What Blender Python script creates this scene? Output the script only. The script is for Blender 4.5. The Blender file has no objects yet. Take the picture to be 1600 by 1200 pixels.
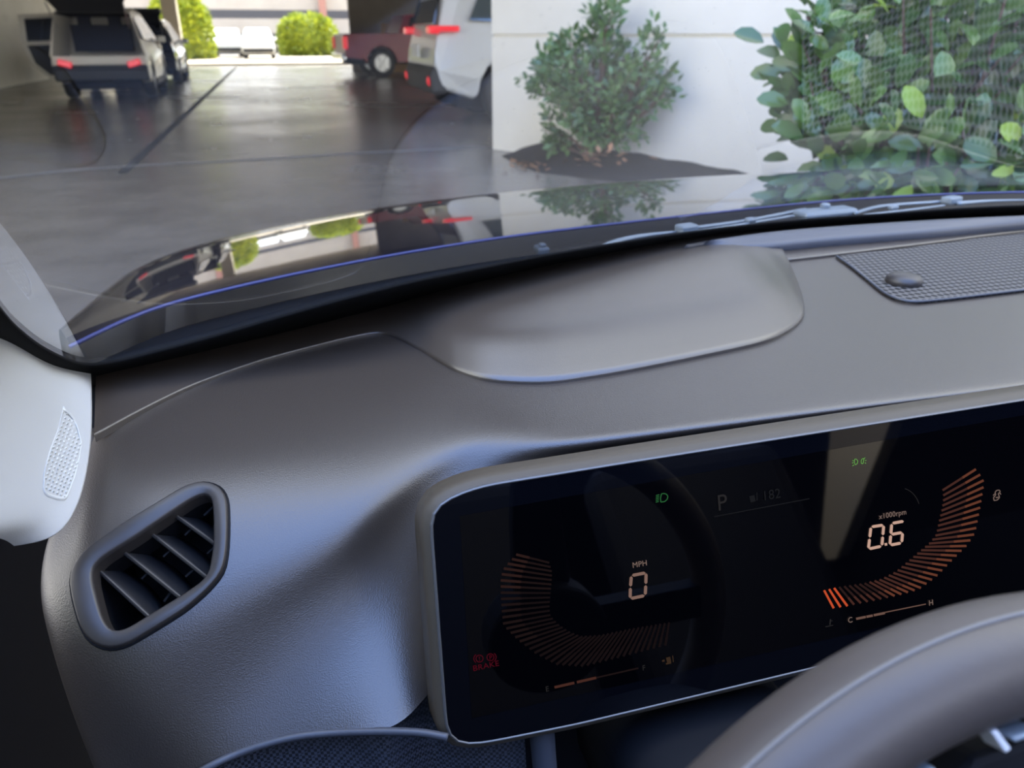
import bpy, bmesh, math, random
import numpy as np
from mathutils import Vector, Matrix

# ------------------------------------------------------------------ camera, sky, sun, exposure
scn = bpy.context.scene
col = scn.collection
FPX = 1200.0
PITCH = math.radians(24.4)
YAW = math.radians(16.0)
CAM = np.array([0.0, 0.0, 1.25])
_fh = np.array([math.sin(YAW), math.cos(YAW), 0.0])
RT = np.array([math.cos(YAW), -math.sin(YAW), 0.0])
FW = _fh * math.cos(PITCH) - np.array([0, 0, 1.0]) * math.sin(PITCH)
UP = _fh * math.sin(PITCH) + np.array([0, 0, 1.0]) * math.cos(PITCH)

cd = bpy.data.cameras.new('camera')
cam = bpy.data.objects.new('camera', cd)
col.objects.link(cam)
cd.sensor_fit = 'HORIZONTAL'
cd.sensor_width = 36.0
cd.lens = FPX / 1600.0 * 36.0
cd.clip_start = 0.02
cd.clip_end = 300
cam.matrix_world = Matrix(((RT[0], UP[0], -FW[0], CAM[0]), (RT[1], UP[1], -FW[1], CAM[1]),
                           (RT[2], UP[2], -FW[2], CAM[2]), (0, 0, 0, 1)))
cd.dof.use_dof = True
cd.dof.focus_distance = 0.52
cd.dof.aperture_fstop = 10.0
scn.camera = cam

world = bpy.data.worlds.new('sky')
scn.world = world
world.use_nodes = True
wn = world.node_tree
bg = wn.nodes['Background']
tc = wn.nodes.new('ShaderNodeTexCoord')
dot = wn.nodes.new('ShaderNodeVectorMath')      # the sky is whitest round the sun and deepest blue away from it
dot.operation = 'DOT_PRODUCT'
dot.inputs[1].default_value = Vector((-0.05, -0.55, 0.85)).normalized()
ramp = wn.nodes.new('ShaderNodeValToRGB')
wn.links.new(tc.outputs['Generated'], dot.inputs[0])
wn.links.new(dot.outputs['Value'], ramp.inputs[0])
wn.links.new(ramp.outputs[0], bg.inputs[0])
ramp.color_ramp.elements[0].position = 0.60
ramp.color_ramp.elements[0].color = (1.0, 0.98, 0.94, 1)
ramp.color_ramp.elements[1].position = 0.88
ramp.color_ramp.elements[1].color = (0.40, 0.63, 1.36, 1)
bg.inputs[1].default_value = 2.0

sd = bpy.data.lights.new('sun', 'SUN')
sun = bpy.data.objects.new('sun', sd)
col.objects.link(sun)
sd.energy = 4.5
sd.color = (1.0, 0.93, 0.80)
sd.angle = math.radians(0.6)
sun.rotation_euler = Vector((-0.35, -0.50, -0.80)).to_track_quat('-Z', 'Y').to_euler()

vs = scn.view_settings
vs.view_transform = 'Standard'
vs.look = 'None'
vs.gamma = 1.0
vs.use_curve_mapping = False
vs.exposure = 1.45
scn.cycles.max_bounces = 10
scn.cycles.transparent_max_bounces = 12

# ------------------------------------------------------------------ helpers
random.seed(7)
rng = random.Random(11)


def ray(px, py):
    return FW + RT * (px - 800) / FPX + UP * (600 - py) / FPX


def onz(px, py, z):
    r = ray(px, py)
    return CAM + r * ((z - CAM[2]) / r[2])


def onY(px, py, y):
    r = ray(px, py)
    return CAM + r * (y / r[1])


def onX(px, py, x):
    r = ray(px, py)
    return CAM + r * (x / r[0])


def at(px, py, d):
    return CAM + ray(px, py) * d


def onplane(px, py, p0, n):
    r = ray(px, py)
    return CAM + r * (np.dot(np.asarray(p0) - CAM, n) / np.dot(r, n))


def proj(p):
    q = np.asarray(p, float) - CAM
    d = q @ FW
    return 800 + FPX * (q @ RT) / d, 600 - FPX * (q @ UP) / d


def tag(o, label=None, cat=None, group=None, kind=None):
    if label:
        o['label'] = label
    if cat:
        o['category'] = cat
    if group:
        o['group'] = group
    if kind:
        o['kind'] = kind
    return o


def empty(name, loc=(0, 0, 0), rz=0.0):
    o = bpy.data.objects.new(name, None)
    o.empty_display_size = 0.05
    o.location = loc
    o.rotation_euler = (0, 0, rz)
    col.objects.link(o)
    return o


def thing(name, label, cat, loc=(0, 0, 0), rz=0.0, group=None):
    return tag(empty(name, loc, rz), label, cat, group)


def obj(name, bm, mat, parent=None, smooth=False, world=False, recalc=True):
    """link the bmesh as one mesh object; world=True: verts are in world space, keep them there under the parent"""
    me = bpy.data.meshes.new(name)
    if recalc:
        bmesh.ops.recalc_face_normals(bm, faces=bm.faces)
    bm.to_mesh(me)
    bm.free()
    o = bpy.data.objects.new(name, me)
    col.objects.link(o)
    for m in (mat if isinstance(mat, (list, tuple)) else [mat]):
        me.materials.append(m)
    if smooth:
        for p in me.polygons:
            p.use_smooth = True
    if parent is not None:
        o.parent = parent
        if world:
            o.matrix_parent_inverse = chain(parent).inverted()
    return o


def chain(o):
    m = o.matrix_parent_inverse @ o.matrix_basis if o.parent else o.matrix_basis
    m = Matrix.LocRotScale(o.location, o.rotation_euler, o.scale) if not o.parent else o.matrix_parent_inverse @ Matrix.LocRotScale(o.location, o.rotation_euler, o.scale)
    return chain(o.parent) @ m if o.parent else m


def bevel(o, w, seg=2, ang=40):
    m = o.modifiers.new('bevel', 'BEVEL')
    m.width = w
    m.segments = seg
    m.limit_method = 'ANGLE'
    m.angle_limit = math.radians(ang)
    return o


def V(p):
    return Vector((float(p[0]), float(p[1]), float(p[2])))


def box(bm, c, s, rot=None, mi=0):
    vs_ = []
    for dx in (-.5, .5):
        for dy in (-.5, .5):
            for dz in (-.5, .5):
                v = Vector((dx * s[0], dy * s[1], dz * s[2]))
                if rot is not None:
                    v = rot @ v
                vs_.append(bm.verts.new(v + V(c)))
    for f in ((0, 1, 3, 2), (4, 6, 7, 5), (0, 4, 5, 1), (2, 3, 7, 6), (0, 2, 6, 4), (1, 5, 7, 3)):
        fc = bm.faces.new([vs_[i] for i in f])
        fc.material_index = mi


def tube(bm, pts, r, n=8, cap=True, flat=1.0):
    pts = [V(p) for p in pts]
    rings = []
    rr = r if isinstance(r, (list, tuple)) else [r] * len(pts)
    for i, p in enumerate(pts):
        t = (pts[min(i + 1, len(pts) - 1)] - pts[max(i - 1, 0)]).normalized()
        ref = Vector((0, 0, 1)) if abs(t.z) < .95 else Vector((1, 0, 0))
        a = t.cross(ref).normalized()
        b = a.cross(t)
        rings.append([bm.verts.new(p + (a * math.cos(2 * math.pi * k / n) + b * flat * math.sin(2 * math.pi * k / n)) * rr[i]) for k in range(n)])
    for i in range(len(rings) - 1):
        for k in range(n):
            bm.faces.new((rings[i][k], rings[i][(k + 1) % n], rings[i + 1][(k + 1) % n], rings[i + 1][k]))
    if cap:
        bm.faces.new(rings[0][::-1])
        bm.faces.new(rings[-1])


def grid(bm, P, mi=0):
    """P: (rows, cols, 3) array"""
    vv = [[bm.verts.new(V(p)) for p in row] for row in P]
    for i in range(len(vv) - 1):
        for j in range(len(vv[0]) - 1):
            f = bm.faces.new((vv[i][j], vv[i][j + 1], vv[i + 1][j + 1], vv[i + 1][j]))
            f.material_index = mi
    return vv


def rings(bm, R, mi=0, cap_last=False, cap_first=False):
    vv = [[bm.verts.new(V(p)) for p in r] for r in R]
    n = len(vv[0])
    for i in range(len(vv) - 1):
        for k in range(n):
            f = bm.faces.new((vv[i][k], vv[i][(k + 1) % n], vv[i + 1][(k + 1) % n], vv[i + 1][k]))
            f.material_index = mi
    if cap_last:
        bm.faces.new(vv[-1]).material_index = mi
    if cap_first:
        bm.faces.new(vv[0][::-1]).material_index = mi
    return vv


def bspline1(P, n):
    """uniform cubic B-spline with end points repeated so that it reaches its ends; P (k,3...)"""
    P = np.asarray(P, float)
    Q = np.concatenate([P[:1] * 2 - P[1:2], P, P[-1:] * 2 - P[-2:-1]])
    k = len(P)
    t = np.linspace(0, k - 1, n)
    i = np.minimum(t.astype(int), k - 2)
    u = (t - i).reshape((-1,) + (1,) * (P.ndim - 1))
    b0 = (1 - u) ** 3 / 6
    b1 = (3 * u ** 3 - 6 * u ** 2 + 4) / 6
    b2 = (-3 * u ** 3 + 3 * u ** 2 + 3 * u + 1) / 6
    b3 = u ** 3 / 6
    return b0 * Q[i] + b1 * Q[i + 1] + b2 * Q[i + 2] + b3 * Q[i + 3]


def cat1(P, n):
    P = np.asarray(P, float)
    Q = np.concatenate([P[:1] * 2 - P[1:2], P, P[-1:] * 2 - P[-2:-1]])
    k = len(P)
    t = np.linspace(0, k - 1, n)
    i = np.minimum(t.astype(int), k - 2)
    u = (t - i).reshape((-1,) + (1,) * (P.ndim - 1))
    a, b, c, d = Q[i], Q[i + 1], Q[i + 2], Q[i + 3]
    return .5 * (2 * b + (c - a) * u + (2 * a - 5 * b + 4 * c - d) * u * u + (3 * b - a - 3 * c + d) * u ** 3)


def bspline2(P, nr, nc):
    A = bspline1(P, nr)
    B = bspline1(np.swapaxes(A, 0, 1), nc)
    return np.swapaxes(B, 0, 1)


def resample_loop(pts, n):
    P = np.asarray(list(pts) + [pts[0]], float)
    s = np.concatenate([[0], np.cumsum(np.linalg.norm(np.diff(P, axis=0), axis=1))])
    t = np.linspace(0, s[-1], n, endpoint=False)
    return np.stack([np.interp(t, s, P[:, k]) for k in range(P.shape[1])], 1)


def smooth_loop(P, it=2):
    P = np.asarray(P, float)
    for _ in range(it):
        P = P * .5 + (np.roll(P, 1, 0) + np.roll(P, -1, 0)) * .25
    return P


def offset_loop(P, d):
    """offset a 2D loop outwards by d"""
    P = np.asarray(P, float)
    area = .5 * np.sum(P[:, 0] * np.roll(P[:, 1], -1) - np.roll(P[:, 0], -1) * P[:, 1])
    t = np.roll(P, -1, 0) - np.roll(P, 1, 0)
    t /= np.linalg.norm(t, axis=1)[:, None] + 1e-12
    n = np.stack([t[:, 1], -t[:, 0]], 1) * (1 if area > 0 else -1)
    return P + n * d


def inside(poly, x, y):
    c = False
    n = len(poly)
    for i in range(n):
        x1, y1 = poly[i][:2]
        x2, y2 = poly[(i + 1) % n][:2]
        if (y1 > y) != (y2 > y) and x < (x2 - x1) * (y - y1) / (y2 - y1) + x1:
            c = not c
    return c


# ------------------------------------------------------------------ materials
def mat(name, color, rough=.5, metal=0.0, spec=.5, emit=None, estr=0.0, coat=0.0):
    m = bpy.data.materials.new(name)
    m.use_nodes = True
    b = m.node_tree.nodes['Principled BSDF']
    b.inputs['Base Color'].default_value = (*color, 1)
    b.inputs['Roughness'].default_value = rough
    b.inputs['Metallic'].default_value = metal
    b.inputs['Specular IOR Level'].default_value = spec
    if coat:
        b.inputs['Coat Weight'].default_value = coat
        b.inputs['Coat Roughness'].default_value = .02
    if emit:
        b.inputs['Emission Color'].default_value = (*emit, 1)
        b.inputs['Emission Strength'].default_value = estr
    return m


def N(m, t, **kw):
    n = m.node_tree.nodes.new(t)
    for k, v in kw.items():
        setattr(n, k, v)
    return n


def L(m, a, b):
    m.node_tree.links.new(a, b)


def bsdf(m):
    return m.node_tree.nodes['Principled BSDF']


def noise_node(m, scale, detail=4, rough=.55, vec=None):
    t = N(m, 'ShaderNodeTexCoord')
    n = N(m, 'ShaderNodeTexNoise')
    n.inputs['Scale'].default_value = scale
    n.inputs['Detail'].default_value = detail
    n.inputs['Roughness'].default_value = rough
    if vec:
        mp = N(m, 'ShaderNodeMapping')
        mp.inputs['Scale'].default_value = vec
        L(m, t.outputs['Object'], mp.inputs[0])
        L(m, mp.outputs[0], n.inputs['Vector'])
    else:
        L(m, t.outputs['Object'], n.inputs['Vector'])
    return n


def cramp(m, fac, stops):
    r = N(m, 'ShaderNodeValToRGB')
    e = r.color_ramp.elements
    e[0].position, e[0].color = stops[0][0], (*stops[0][1], 1)
    e[1].position, e[1].color = stops[1][0], (*stops[1][1], 1)
    for p, c in stops[2:]:
        x = e.new(p)
        x.color = (*c, 1)
    L(m, fac, r.inputs[0])
    return r


def grain(m, scale=900, strength=.25, dist=.0006):
    """fine moulded leather grain as bump"""
    t = N(m, 'ShaderNodeTexCoord')
    v = N(m, 'ShaderNodeTexVoronoi')
    v.inputs['Scale'].default_value = scale
    L(m, t.outputs['Object'], v.inputs['Vector'])
    b = N(m, 'ShaderNodeBump')
    b.inputs['Strength'].default_value = strength
    b.inputs['Distance'].default_value = dist
    L(m, v.outputs['Distance'], b.inputs['Height'])
    L(m, b.outputs[0], bsdf(m).inputs['Normal'])
    return m


M = {}
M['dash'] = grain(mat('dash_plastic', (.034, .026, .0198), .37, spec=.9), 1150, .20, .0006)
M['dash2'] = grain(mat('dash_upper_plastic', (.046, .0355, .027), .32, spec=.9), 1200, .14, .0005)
M['vent'] = mat('vent_plastic', (.032, .027, .024), .42)
M['slat'] = mat('slat_plastic', (.022, .021, .022), .45)
M['black'] = mat('matte_black', (.004, .004, .005), .75, spec=.2)
M['frit'] = mat('frit_black', (.003, .003, .003), .8, spec=.1)
M['lip'] = mat('lip_vinyl', (.050, .053, .064), .45)
M['housing'] = mat('display_housing', (.068, .054, .037), .5, spec=.3)
M['silver'] = mat('silver_edge', (.12, .115, .11), .45, .5)
M['chrome'] = mat('chrome', (.85, .86, .88), .12, 1.0)
M['screen'] = mat('screen_glass', (.0015, .0018, .003), .03, spec=.45)
M['active'] = mat('screen_active_area', (.0006, .0006, .0010), .03, spec=1.0)
M['rubber'] = mat('tyre_rubber', (.014, .014, .015), .7)
M['alloy'] = mat('alloy_wheel', (.45, .44, .43), .35, .8)
M['darkglass'] = mat('car_window_glass', (.012, .014, .016), .05, spec=.6)
M['brightglass'] = mat('car_window_reflecting', (.10, .13, .14), .04, .55)
M['redlight'] = mat('red_lamp', (.45, .01, .015), .2, emit=(1, .03, .05), estr=.22)
M['redglass'] = mat('red_lamp_off', (.42, .012, .02), .15, spec=.6)
M['clearlamp'] = mat('clear_lamp', (.75, .76, .78), .12, .4)
M['plate'] = mat('number_plate', (.62, .63, .64), .4)

m = mat('pillar_trim', (.54, .54, .52), .55)
grain(m, 1200, .08, .0004)
M['trim'] = m
M['trimgrille'] = mat('pillar_grille_plastic', (.58, .58, .55), .5)


def emis(name, c, s):
    return mat(name, (.002, .002, .002), .3, emit=c, estr=s, spec=0)


M['e_digit'] = emis('lit_digit', (1.0, .62, .48), .20)
M['e_digit2'] = emis('lit_digit_dim', (1.0, .60, .48), .075)
M['e_text'] = emis('lit_text', (.9, .62, .52), .075)
M['e_grey'] = emis('lit_grey', (.55, .50, .50), .012)
M['e_grey2'] = emis('lit_grey_faint', (.5, .5, .55), .006)
M['e_tick'] = emis('lit_tick', (1.0, .30, .15), 0.0450)
M['e_tick2'] = emis('lit_tick_dim', (1.0, .34, .22), 0.0203)
M['e_tick3'] = emis('lit_tick_faint', (1.0, .40, .28), 0.0081)
M['e_tick4'] = emis('lit_tick_barely', (1.0, .45, .32), 0.0036)
M['e_tick5'] = emis('lit_tick_trace', (1.0, .45, .32), .0022)
M['e_hot'] = emis('lit_tick_hot', (1.0, .13, .04), 0.1890)
M['e_red'] = emis('lit_red', (1.0, .02, .10), .022)
M['e_green'] = emis('lit_green', (.15, .9, .25), .045)
M['e_lime'] = emis('lit_lime', (.35, .9, .2), 0.1350)
M['e_bar'] = emis('lit_bar', (1.0, .55, .42), 0.0495)
M['e_amber'] = emis('lit_amber', (.9, .5, .25), .014)

m = mat('speaker_grille', (.085, .080, .078), .6, spec=.2)
t = N(m, 'ShaderNodeTexCoord')
mp = N(m, 'ShaderNodeMapping')
mp.inputs['Scale'].default_value = (120, 95, 120)
L(m, t.outputs['Object'], mp.inputs[0])
sp = N(m, 'ShaderNodeSeparateXYZ')
L(m, mp.outputs[0], sp.inputs[0])


def MATH(m, op, a, b=None):
    n = N(m, 'ShaderNodeMath', operation=op)
    for i, x in enumerate((a, b)):
        if x is None:
            continue
        if isinstance(x, (int, float)):
            n.inputs[i].default_value = x
        else:
            L(m, x, n.inputs[i])
    return n.outputs[0]


yy = MATH(m, 'MULTIPLY', sp.outputs['Y'], 1.0)
row = MATH(m, 'FLOOR', yy)
odd = MATH(m, 'MULTIPLY', MATH(m, 'MODULO', MATH(m, 'ABSOLUTE', row), 2.0), .5)
fx = MATH(m, 'SUBTRACT', MATH(m, 'FRACT', MATH(m, 'ADD', sp.outputs['X'], odd)), .5)
fy = MATH(m, 'SUBTRACT', MATH(m, 'FRACT', yy), .5)
dd = MATH(m, 'SQRT', MATH(m, 'ADD', MATH(m, 'MULTIPLY', fx, fx), MATH(m, 'MULTIPLY', fy, fy)))
r = cramp(m, dd, [(.34, (.002, .002, .002)), (.42, (.11, .10, .09))])
L(m, r.outputs[0], bsdf(m).inputs['Base Color'])
b = N(m, 'ShaderNodeBump')
b.inputs['Strength'].default_value = .5
b.inputs['Distance'].default_value = .002
L(m, r.outputs[0], b.inputs['Height'])
L(m, b.outputs[0], bsdf(m).inputs['Normal'])
M['speaker'] = m

m = mat('lower_mesh_plastic', (.03, .033, .042), .45)
t = N(m, 'ShaderNodeTexCoord')
ck = N(m, 'ShaderNodeTexChecker')
ck.inputs['Scale'].default_value = 520
L(m, t.outputs['Object'], ck.inputs['Vector'])
ck.inputs[1].default_value = (.012, .014, .018, 1)
ck.inputs[2].default_value = (.055, .060, .075, 1)
L(m, ck.outputs[0], bsdf(m).inputs['Base Color'])
M['weave'] = m

# leather of the rim
m = mat('rim_leather', (.066, .053, .045), .45)
n = noise_node(m, 260, 3)
b = N(m, 'ShaderNodeBump')
b.inputs['Strength'].default_value = .12
b.inputs['Distance'].default_value = .001
L(m, n.outputs[0], b.inputs['Height'])
L(m, b.outputs[0], bsdf(m).inputs['Normal'])
M['leather'] = m
M['seamtape'] = mat('rim_seam', (.15, .142, .136), .5)

# windscreen: thin sheet, fresnel reflection over clear transmission, a little dust
m = bpy.data.materials.new('windscreen_glass')
m.use_nodes = True
nt = m.node_tree
nt.nodes.clear()
out = nt.nodes.new('ShaderNodeOutputMaterial')
tr = nt.nodes.new('ShaderNodeBsdfTransparent')
tr.inputs[0].default_value = (.93, .965, .95, 1)
gl = nt.nodes.new('ShaderNodeBsdfGlossy')
gl.inputs['Roughness'].default_value = .01
fr = nt.nodes.new('ShaderNodeLayerWeight')
fr.inputs['Blend'].default_value = .5
pw = nt.nodes.new('ShaderNodeMath')
pw.operation = 'POWER'
pw.inputs[1].default_value = 5.0
nt.links.new(fr.outputs['Facing'], pw.inputs[0])
mu = nt.nodes.new('ShaderNodeMath')
mu.operation = 'MULTIPLY_ADD'
mu.inputs[1].default_value = 1.10
mu.inputs[2].default_value = .028
mu.use_clamp = True
mx = nt.nodes.new('ShaderNodeMixShader')
nt.links.new(pw.outputs[0], mu.inputs[0])
nt.links.new(mu.outputs[0], mx.inputs[0])
nt.links.new(tr.outputs[0], mx.inputs[1])
nt.links.new(gl.outputs[0], mx.inputs[2])
df = nt.nodes.new('ShaderNodeBsdfDiffuse')
df.inputs[0].default_value = (.7, .7, .68, 1)
tcg = nt.nodes.new('ShaderNodeTexCoord')
vo = nt.nodes.new('ShaderNodeTexVoronoi')
vo.inputs['Scale'].default_value = 190
nt.links.new(tcg.outputs['Object'], vo.inputs['Vector'])
cr = nt.nodes.new('ShaderNodeValToRGB')
cr.color_ramp.elements[0].position = .04
cr.color_ramp.elements[0].color = (.30, .30, .30, 1)
cr.color_ramp.elements[1].position = .10
cr.color_ramp.elements[1].color = (.009, .009, .009, 1)
nt.links.new(vo.outputs['Distance'], cr.inputs[0])
mx2 = nt.nodes.new('ShaderNodeMixShader')
nt.links.new(cr.outputs[0], mx2.inputs[0])
nt.links.new(mx.outputs[0], mx2.inputs[1])
nt.links.new(df.outputs[0], mx2.inputs[2])
nt.links.new(mx2.outputs[0], out.inputs[0])
M['glass'] = m

# paint
M['hood'] = mat('navy_paint', (.006, .008, .022), .035, .25, spec=.9, coat=1.0)
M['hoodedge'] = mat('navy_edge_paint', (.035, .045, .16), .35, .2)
M['cowl'] = mat('cowl_plastic', (.010, .012, .016), .34)
M['wiper'] = mat('wiper_metal', (.26, .30, .33), .35, .2)
M['white'] = mat('white_paint', (.58, .53, .44), .3, coat=.25)
M['silverpaint'] = mat('silver_paint', (.46, .46, .45), .3, .2, coat=.3)
M['redpaint'] = mat('dark_red_paint', (.20, .007, .016), .35)
M['darkpaint'] = mat('dark_paint', (.018, .012, .014), .2, coat=.8)
M['farglass'] = mat('hazy_car_glass', (.02, .03, .035), .35)
M['farwhite'] = mat('far_white_paint', (.8, .8, .78), .3)
M['cladding'] = mat('black_cladding', (.014, .015, .018), .55)
M['cavity'] = mat('cabin_dark', (.010, .010, .013), .9, spec=.1)

# ground
m = mat('wet_concrete', (.10, .10, .098), .4, spec=.9)
n = noise_node(m, .35, 6, .6)
r = cramp(m, n.outputs[0], [(.25, (.13, .13, .13)), (.75, (.33, .33, .33))])
L(m, r.outputs[0], bsdf(m).inputs['Roughness'])
n2 = noise_node(m, 1.4, 8, .65)
r2 = cramp(m, n2.outputs[0], [(.2, (.145, .124, .098)), (.8, (.26, .225, .182))])
L(m, r2.outputs[0], bsdf(m).inputs['Base Color'])
n3 = noise_node(m, 40, 4)
b = N(m, 'ShaderNodeBump')
b.inputs['Strength'].default_value = .10
b.inputs['Distance'].default_value = .02
L(m, n3.outputs[0], b.inputs['Height'])
L(m, b.outputs[0], bsdf(m).inputs['Normal'])
M['floor'] = m
M['joint'] = mat('floor_joint', (.05, .05, .05), .6)
M['strip'] = mat('pale_strip', (.27, .25, .22), .9, spec=.1)


def wallmat(name, c0, c1, rough=.8):
    m = mat(name, c0, rough, spec=.3)
    n = noise_node(m, .8, 7, .62)
    r = cramp(m, n.outputs[0], [(.3, c0), (.7, c1)])
    L(m, r.outputs[0], bsdf(m).inputs['Base Color'])
    n3 = noise_node(m, 22, 5)
    b = N(m, 'ShaderNodeBump')
    b.inputs['Strength'].default_value = .12
    b.inputs['Distance'].default_value = .01
    L(m, n3.outputs[0], b.inputs['Height'])
    L(m, b.outputs[0], bsdf(m).inputs['Normal'])
    return m


M['concrete'] = wallmat('pale_concrete', (.68, .635, .545), (.77, .725, .63))
M['concretegrey'] = wallmat('grey_concrete', (.40, .40, .39), (.52, .52, .50))
M['brown'] = wallmat('brown_wall', (.15, .125, .10), (.21, .18, .15))
M['ceil'] = wallmat('dark_ceiling', (.11, .092, .078), (.16, .135, .115))
M['far'] = wallmat('far_facade', (.40, .35, .29), (.46, .41, .34))
M['fargrey'] = mat('far_shade_panel', (.13, .13, .14), .6)
M['farpink'] = mat('far_column_paint', (.36, .17, .13), .6)
M['sand'] = wallmat('sunny_paving', (.52, .44, .33), (.62, .53, .40))
M['kerb'] = mat('kerb_concrete', (.55, .50, .42), .7)
M['soil'] = wallmat('dark_mulch', (.018, .015, .013), (.05, .042, .036), .95)
M['bark'] = mat('bark', (.10, .055, .04), .8)
M['deadleaf'] = mat('dead_leaf', (.34, .17, .08), .7)
M['timber'] = wallmat('timber', (.32, .17, .06), (.45, .26, .10))


def leafmat(name, c0, c1, rough=.3, trans=.12):
    m = mat(name, c0, rough, spec=.5)
    oi = N(m, 'ShaderNodeNewGeometry')
    r = cramp(m, oi.outputs['Random Per Island'], [(0, c0), (1, c1)])
    L(m, r.outputs[0], bsdf(m).inputs['Base Color'])
    tl = N(m, 'ShaderNodeBsdfTranslucent')
    L(m, r.outputs[0], tl.inputs[0])
    mx = N(m, 'ShaderNodeMixShader')
    mx.inputs[0].default_value = trans
    o = [x for x in m.node_tree.nodes if x.type == 'OUTPUT_MATERIAL'][0]
    L(m, bsdf(m).outputs[0], mx.inputs[1])
    L(m, tl.outputs[0], mx.inputs[2])
    L(m, mx.outputs[0], o.inputs[0])
    return m


M['leafbig'] = leafmat('big_shrub_leaf', (.022, .068, .016), (.105, .195, .042), .15, .11)
M['leafyoung'] = leafmat('young_leaf', (.26, .42, .04), (.42, .55, .06), .4, .3)
M['leafmid'] = leafmat('wall_shrub_leaf', (.045, .095, .03), (.12, .20, .06), .35)
M['hedge'] = leafmat('sunny_hedge_leaf', (.16, .22, .02), (.42, .46, .03), .6, .35)


# ------------------------------------------------------------------ the setting
def wallbox(name, x0, x1, y0, y1, z0, z1, m, kind='structure'):
    bm = bmesh.new()
    box(bm, ((x0 + x1) / 2, (y0 + y1) / 2, (z0 + z1) / 2), (abs(x1 - x0), abs(y1 - y0), abs(z1 - z0)))
    o = obj(name, bm, m)
    o['kind'] = kind
    return o


EXIT_Y = 40.0
o = wallbox('floor', -40, 40, -25, EXIT_Y, -.3, 0, M['floor'])
o = wallbox('floor_sunny_yard', -60, 60, EXIT_Y, 110, -.32, -.02, M['sand'])
# joint in the floor running down the lane, pale strip across the mouth
j0, j1 = onz(368, 106, 0), onz(250, 216, 0)
bm = bmesh.new()
dv = (j1 - j0) / np.linalg.norm(j1 - j0)
pv = np.array([dv[1], -dv[0], 0])
for sgn in (1,):
    a, b_ = j0 - dv * 1.5, j1 + dv * 3.0
    vs4 = [bm.verts.new(V(p)) for p in (a - pv * .07 + [0, 0, .003], b_ - pv * .05 + [0, 0, .003], b_ + pv * .05 + [0, 0, .003], a + pv * .07 + [0, 0, .003])]
    bm.faces.new(vs4)
o = obj('trim_1', bm, M['joint'])
o['kind'] = 'structure'
bm = bmesh.new()
sp_ = [onz(x, y, .004) for x, y in ((-60, 284), (0, 279), (110, 267), (220, 259), (330, 254), (450, 247), (560, 240), (660, 235), (775, 229))]
for a, b_ in zip(sp_[:-1], sp_[1:]):
    vs4 = [bm.verts.new(V(p)) for p in (a, b_, b_ + [0, .10, 0], a + [0, .10, 0])]
    bm.faces.new(vs4)
o = obj('trim_2', bm, M['strip'])
o['kind'] = 'structure'

wallbox('wall_left', -7.4, -6.9, 7.0, 40, 0, 4.2, M['concrete'])
wallbox('upper_sun_block', -30, 30, 10.0, 39.5, 4.2, 25, M['concretegrey'])  # unseen upper storeys, added this tall to keep sun off the car
wallbox('wall_back', 2.95, 16, 32.5, 33.0, 0, 4.2, M['brown'])
wallbox('pillar_exit', -4.35, -3.75, 39.3, 40.0, 0, 3.4, M['kerb'])
wallbox('ceiling', -6.9, 16, 9.5, 40, 3.4, 4.2, M['ceil'])
wallbox('sky_block_slab', -5.0, 1.9, 2.8, 9.5, 4.6, 5.0, M['ceil'])  # unseen slab added to cut sky light falling on the dash from ahead
wallbox('beam_mouth', -6.9, 2.4, 9.5, 9.9, 3.2, 5.0, M['ceil'])

# pale concrete wall beside the mouth: end pillar and slanting run towards the viewer
P1 = onz(770, 233, 0)
P2 = onz(1085, 273, 0)
wd = (P2 - P1) / np.linalg.norm(P2 - P1)
wnrm = np.array([wd[1], -wd[0], 0])
if np.dot(wnrm, CAM - P1) < 0:
    wnrm = -wnrm
bm = bmesh.new()
a, b_ = P1, P1 + wd * 13
bk = -wnrm * .5
H = 4.6
seamz = 1.25
R_ = []
for z, off in ((0, 0), (seamz - .016, 0), (seamz - .012, -.035), (seamz + .012, -.035), (seamz + .016, 0), (H, 0)):
    R_.append([a + [0, 0, z] + wnrm * off, b_ + [0, 0, z] + wnrm * off, b_ + bk + [0, 0, z], a + bk + [0, 0, z]])
rings(bm, R_, cap_last=True, cap_first=True)
o = obj('wall_right', bm, M['concrete'])
o['kind'] = 'structure'

# planting bed: low mound of mulch at the wall's foot
bm = bmesh.new()
Lb = 3.6
rows = []
for i in range(9):
    t_ = i / 8
    c_ = []
    for k in range(25):
        s = k / 24
        q = P1 + wd * (.35 + s * Lb) + wnrm * (.03 + t_ * (.25 + .75 * min(1, 3 * s)) * (1.1 - .35 * s))
        edge = min(1, 6 * s, 5 * (1 - s))
        z = .24 * (1 - t_) ** 1.2 * max(edge, 0) * (1 - .75 * s) * (.93 + .07 * math.sin(k * 1.7 + i)) + .002
        if i == 8 or k in (0, 24):
            z = -.02
        c_.append(q + np.array([0, 0, z]))
    rows.append(c_)
grid(bm, rows)
soil = obj('planting_bed', bm, M['soil'], smooth=True)
tag(soil, 'low mound of dark mulch at the foot of the pale concrete wall', 'planting bed')
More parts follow.
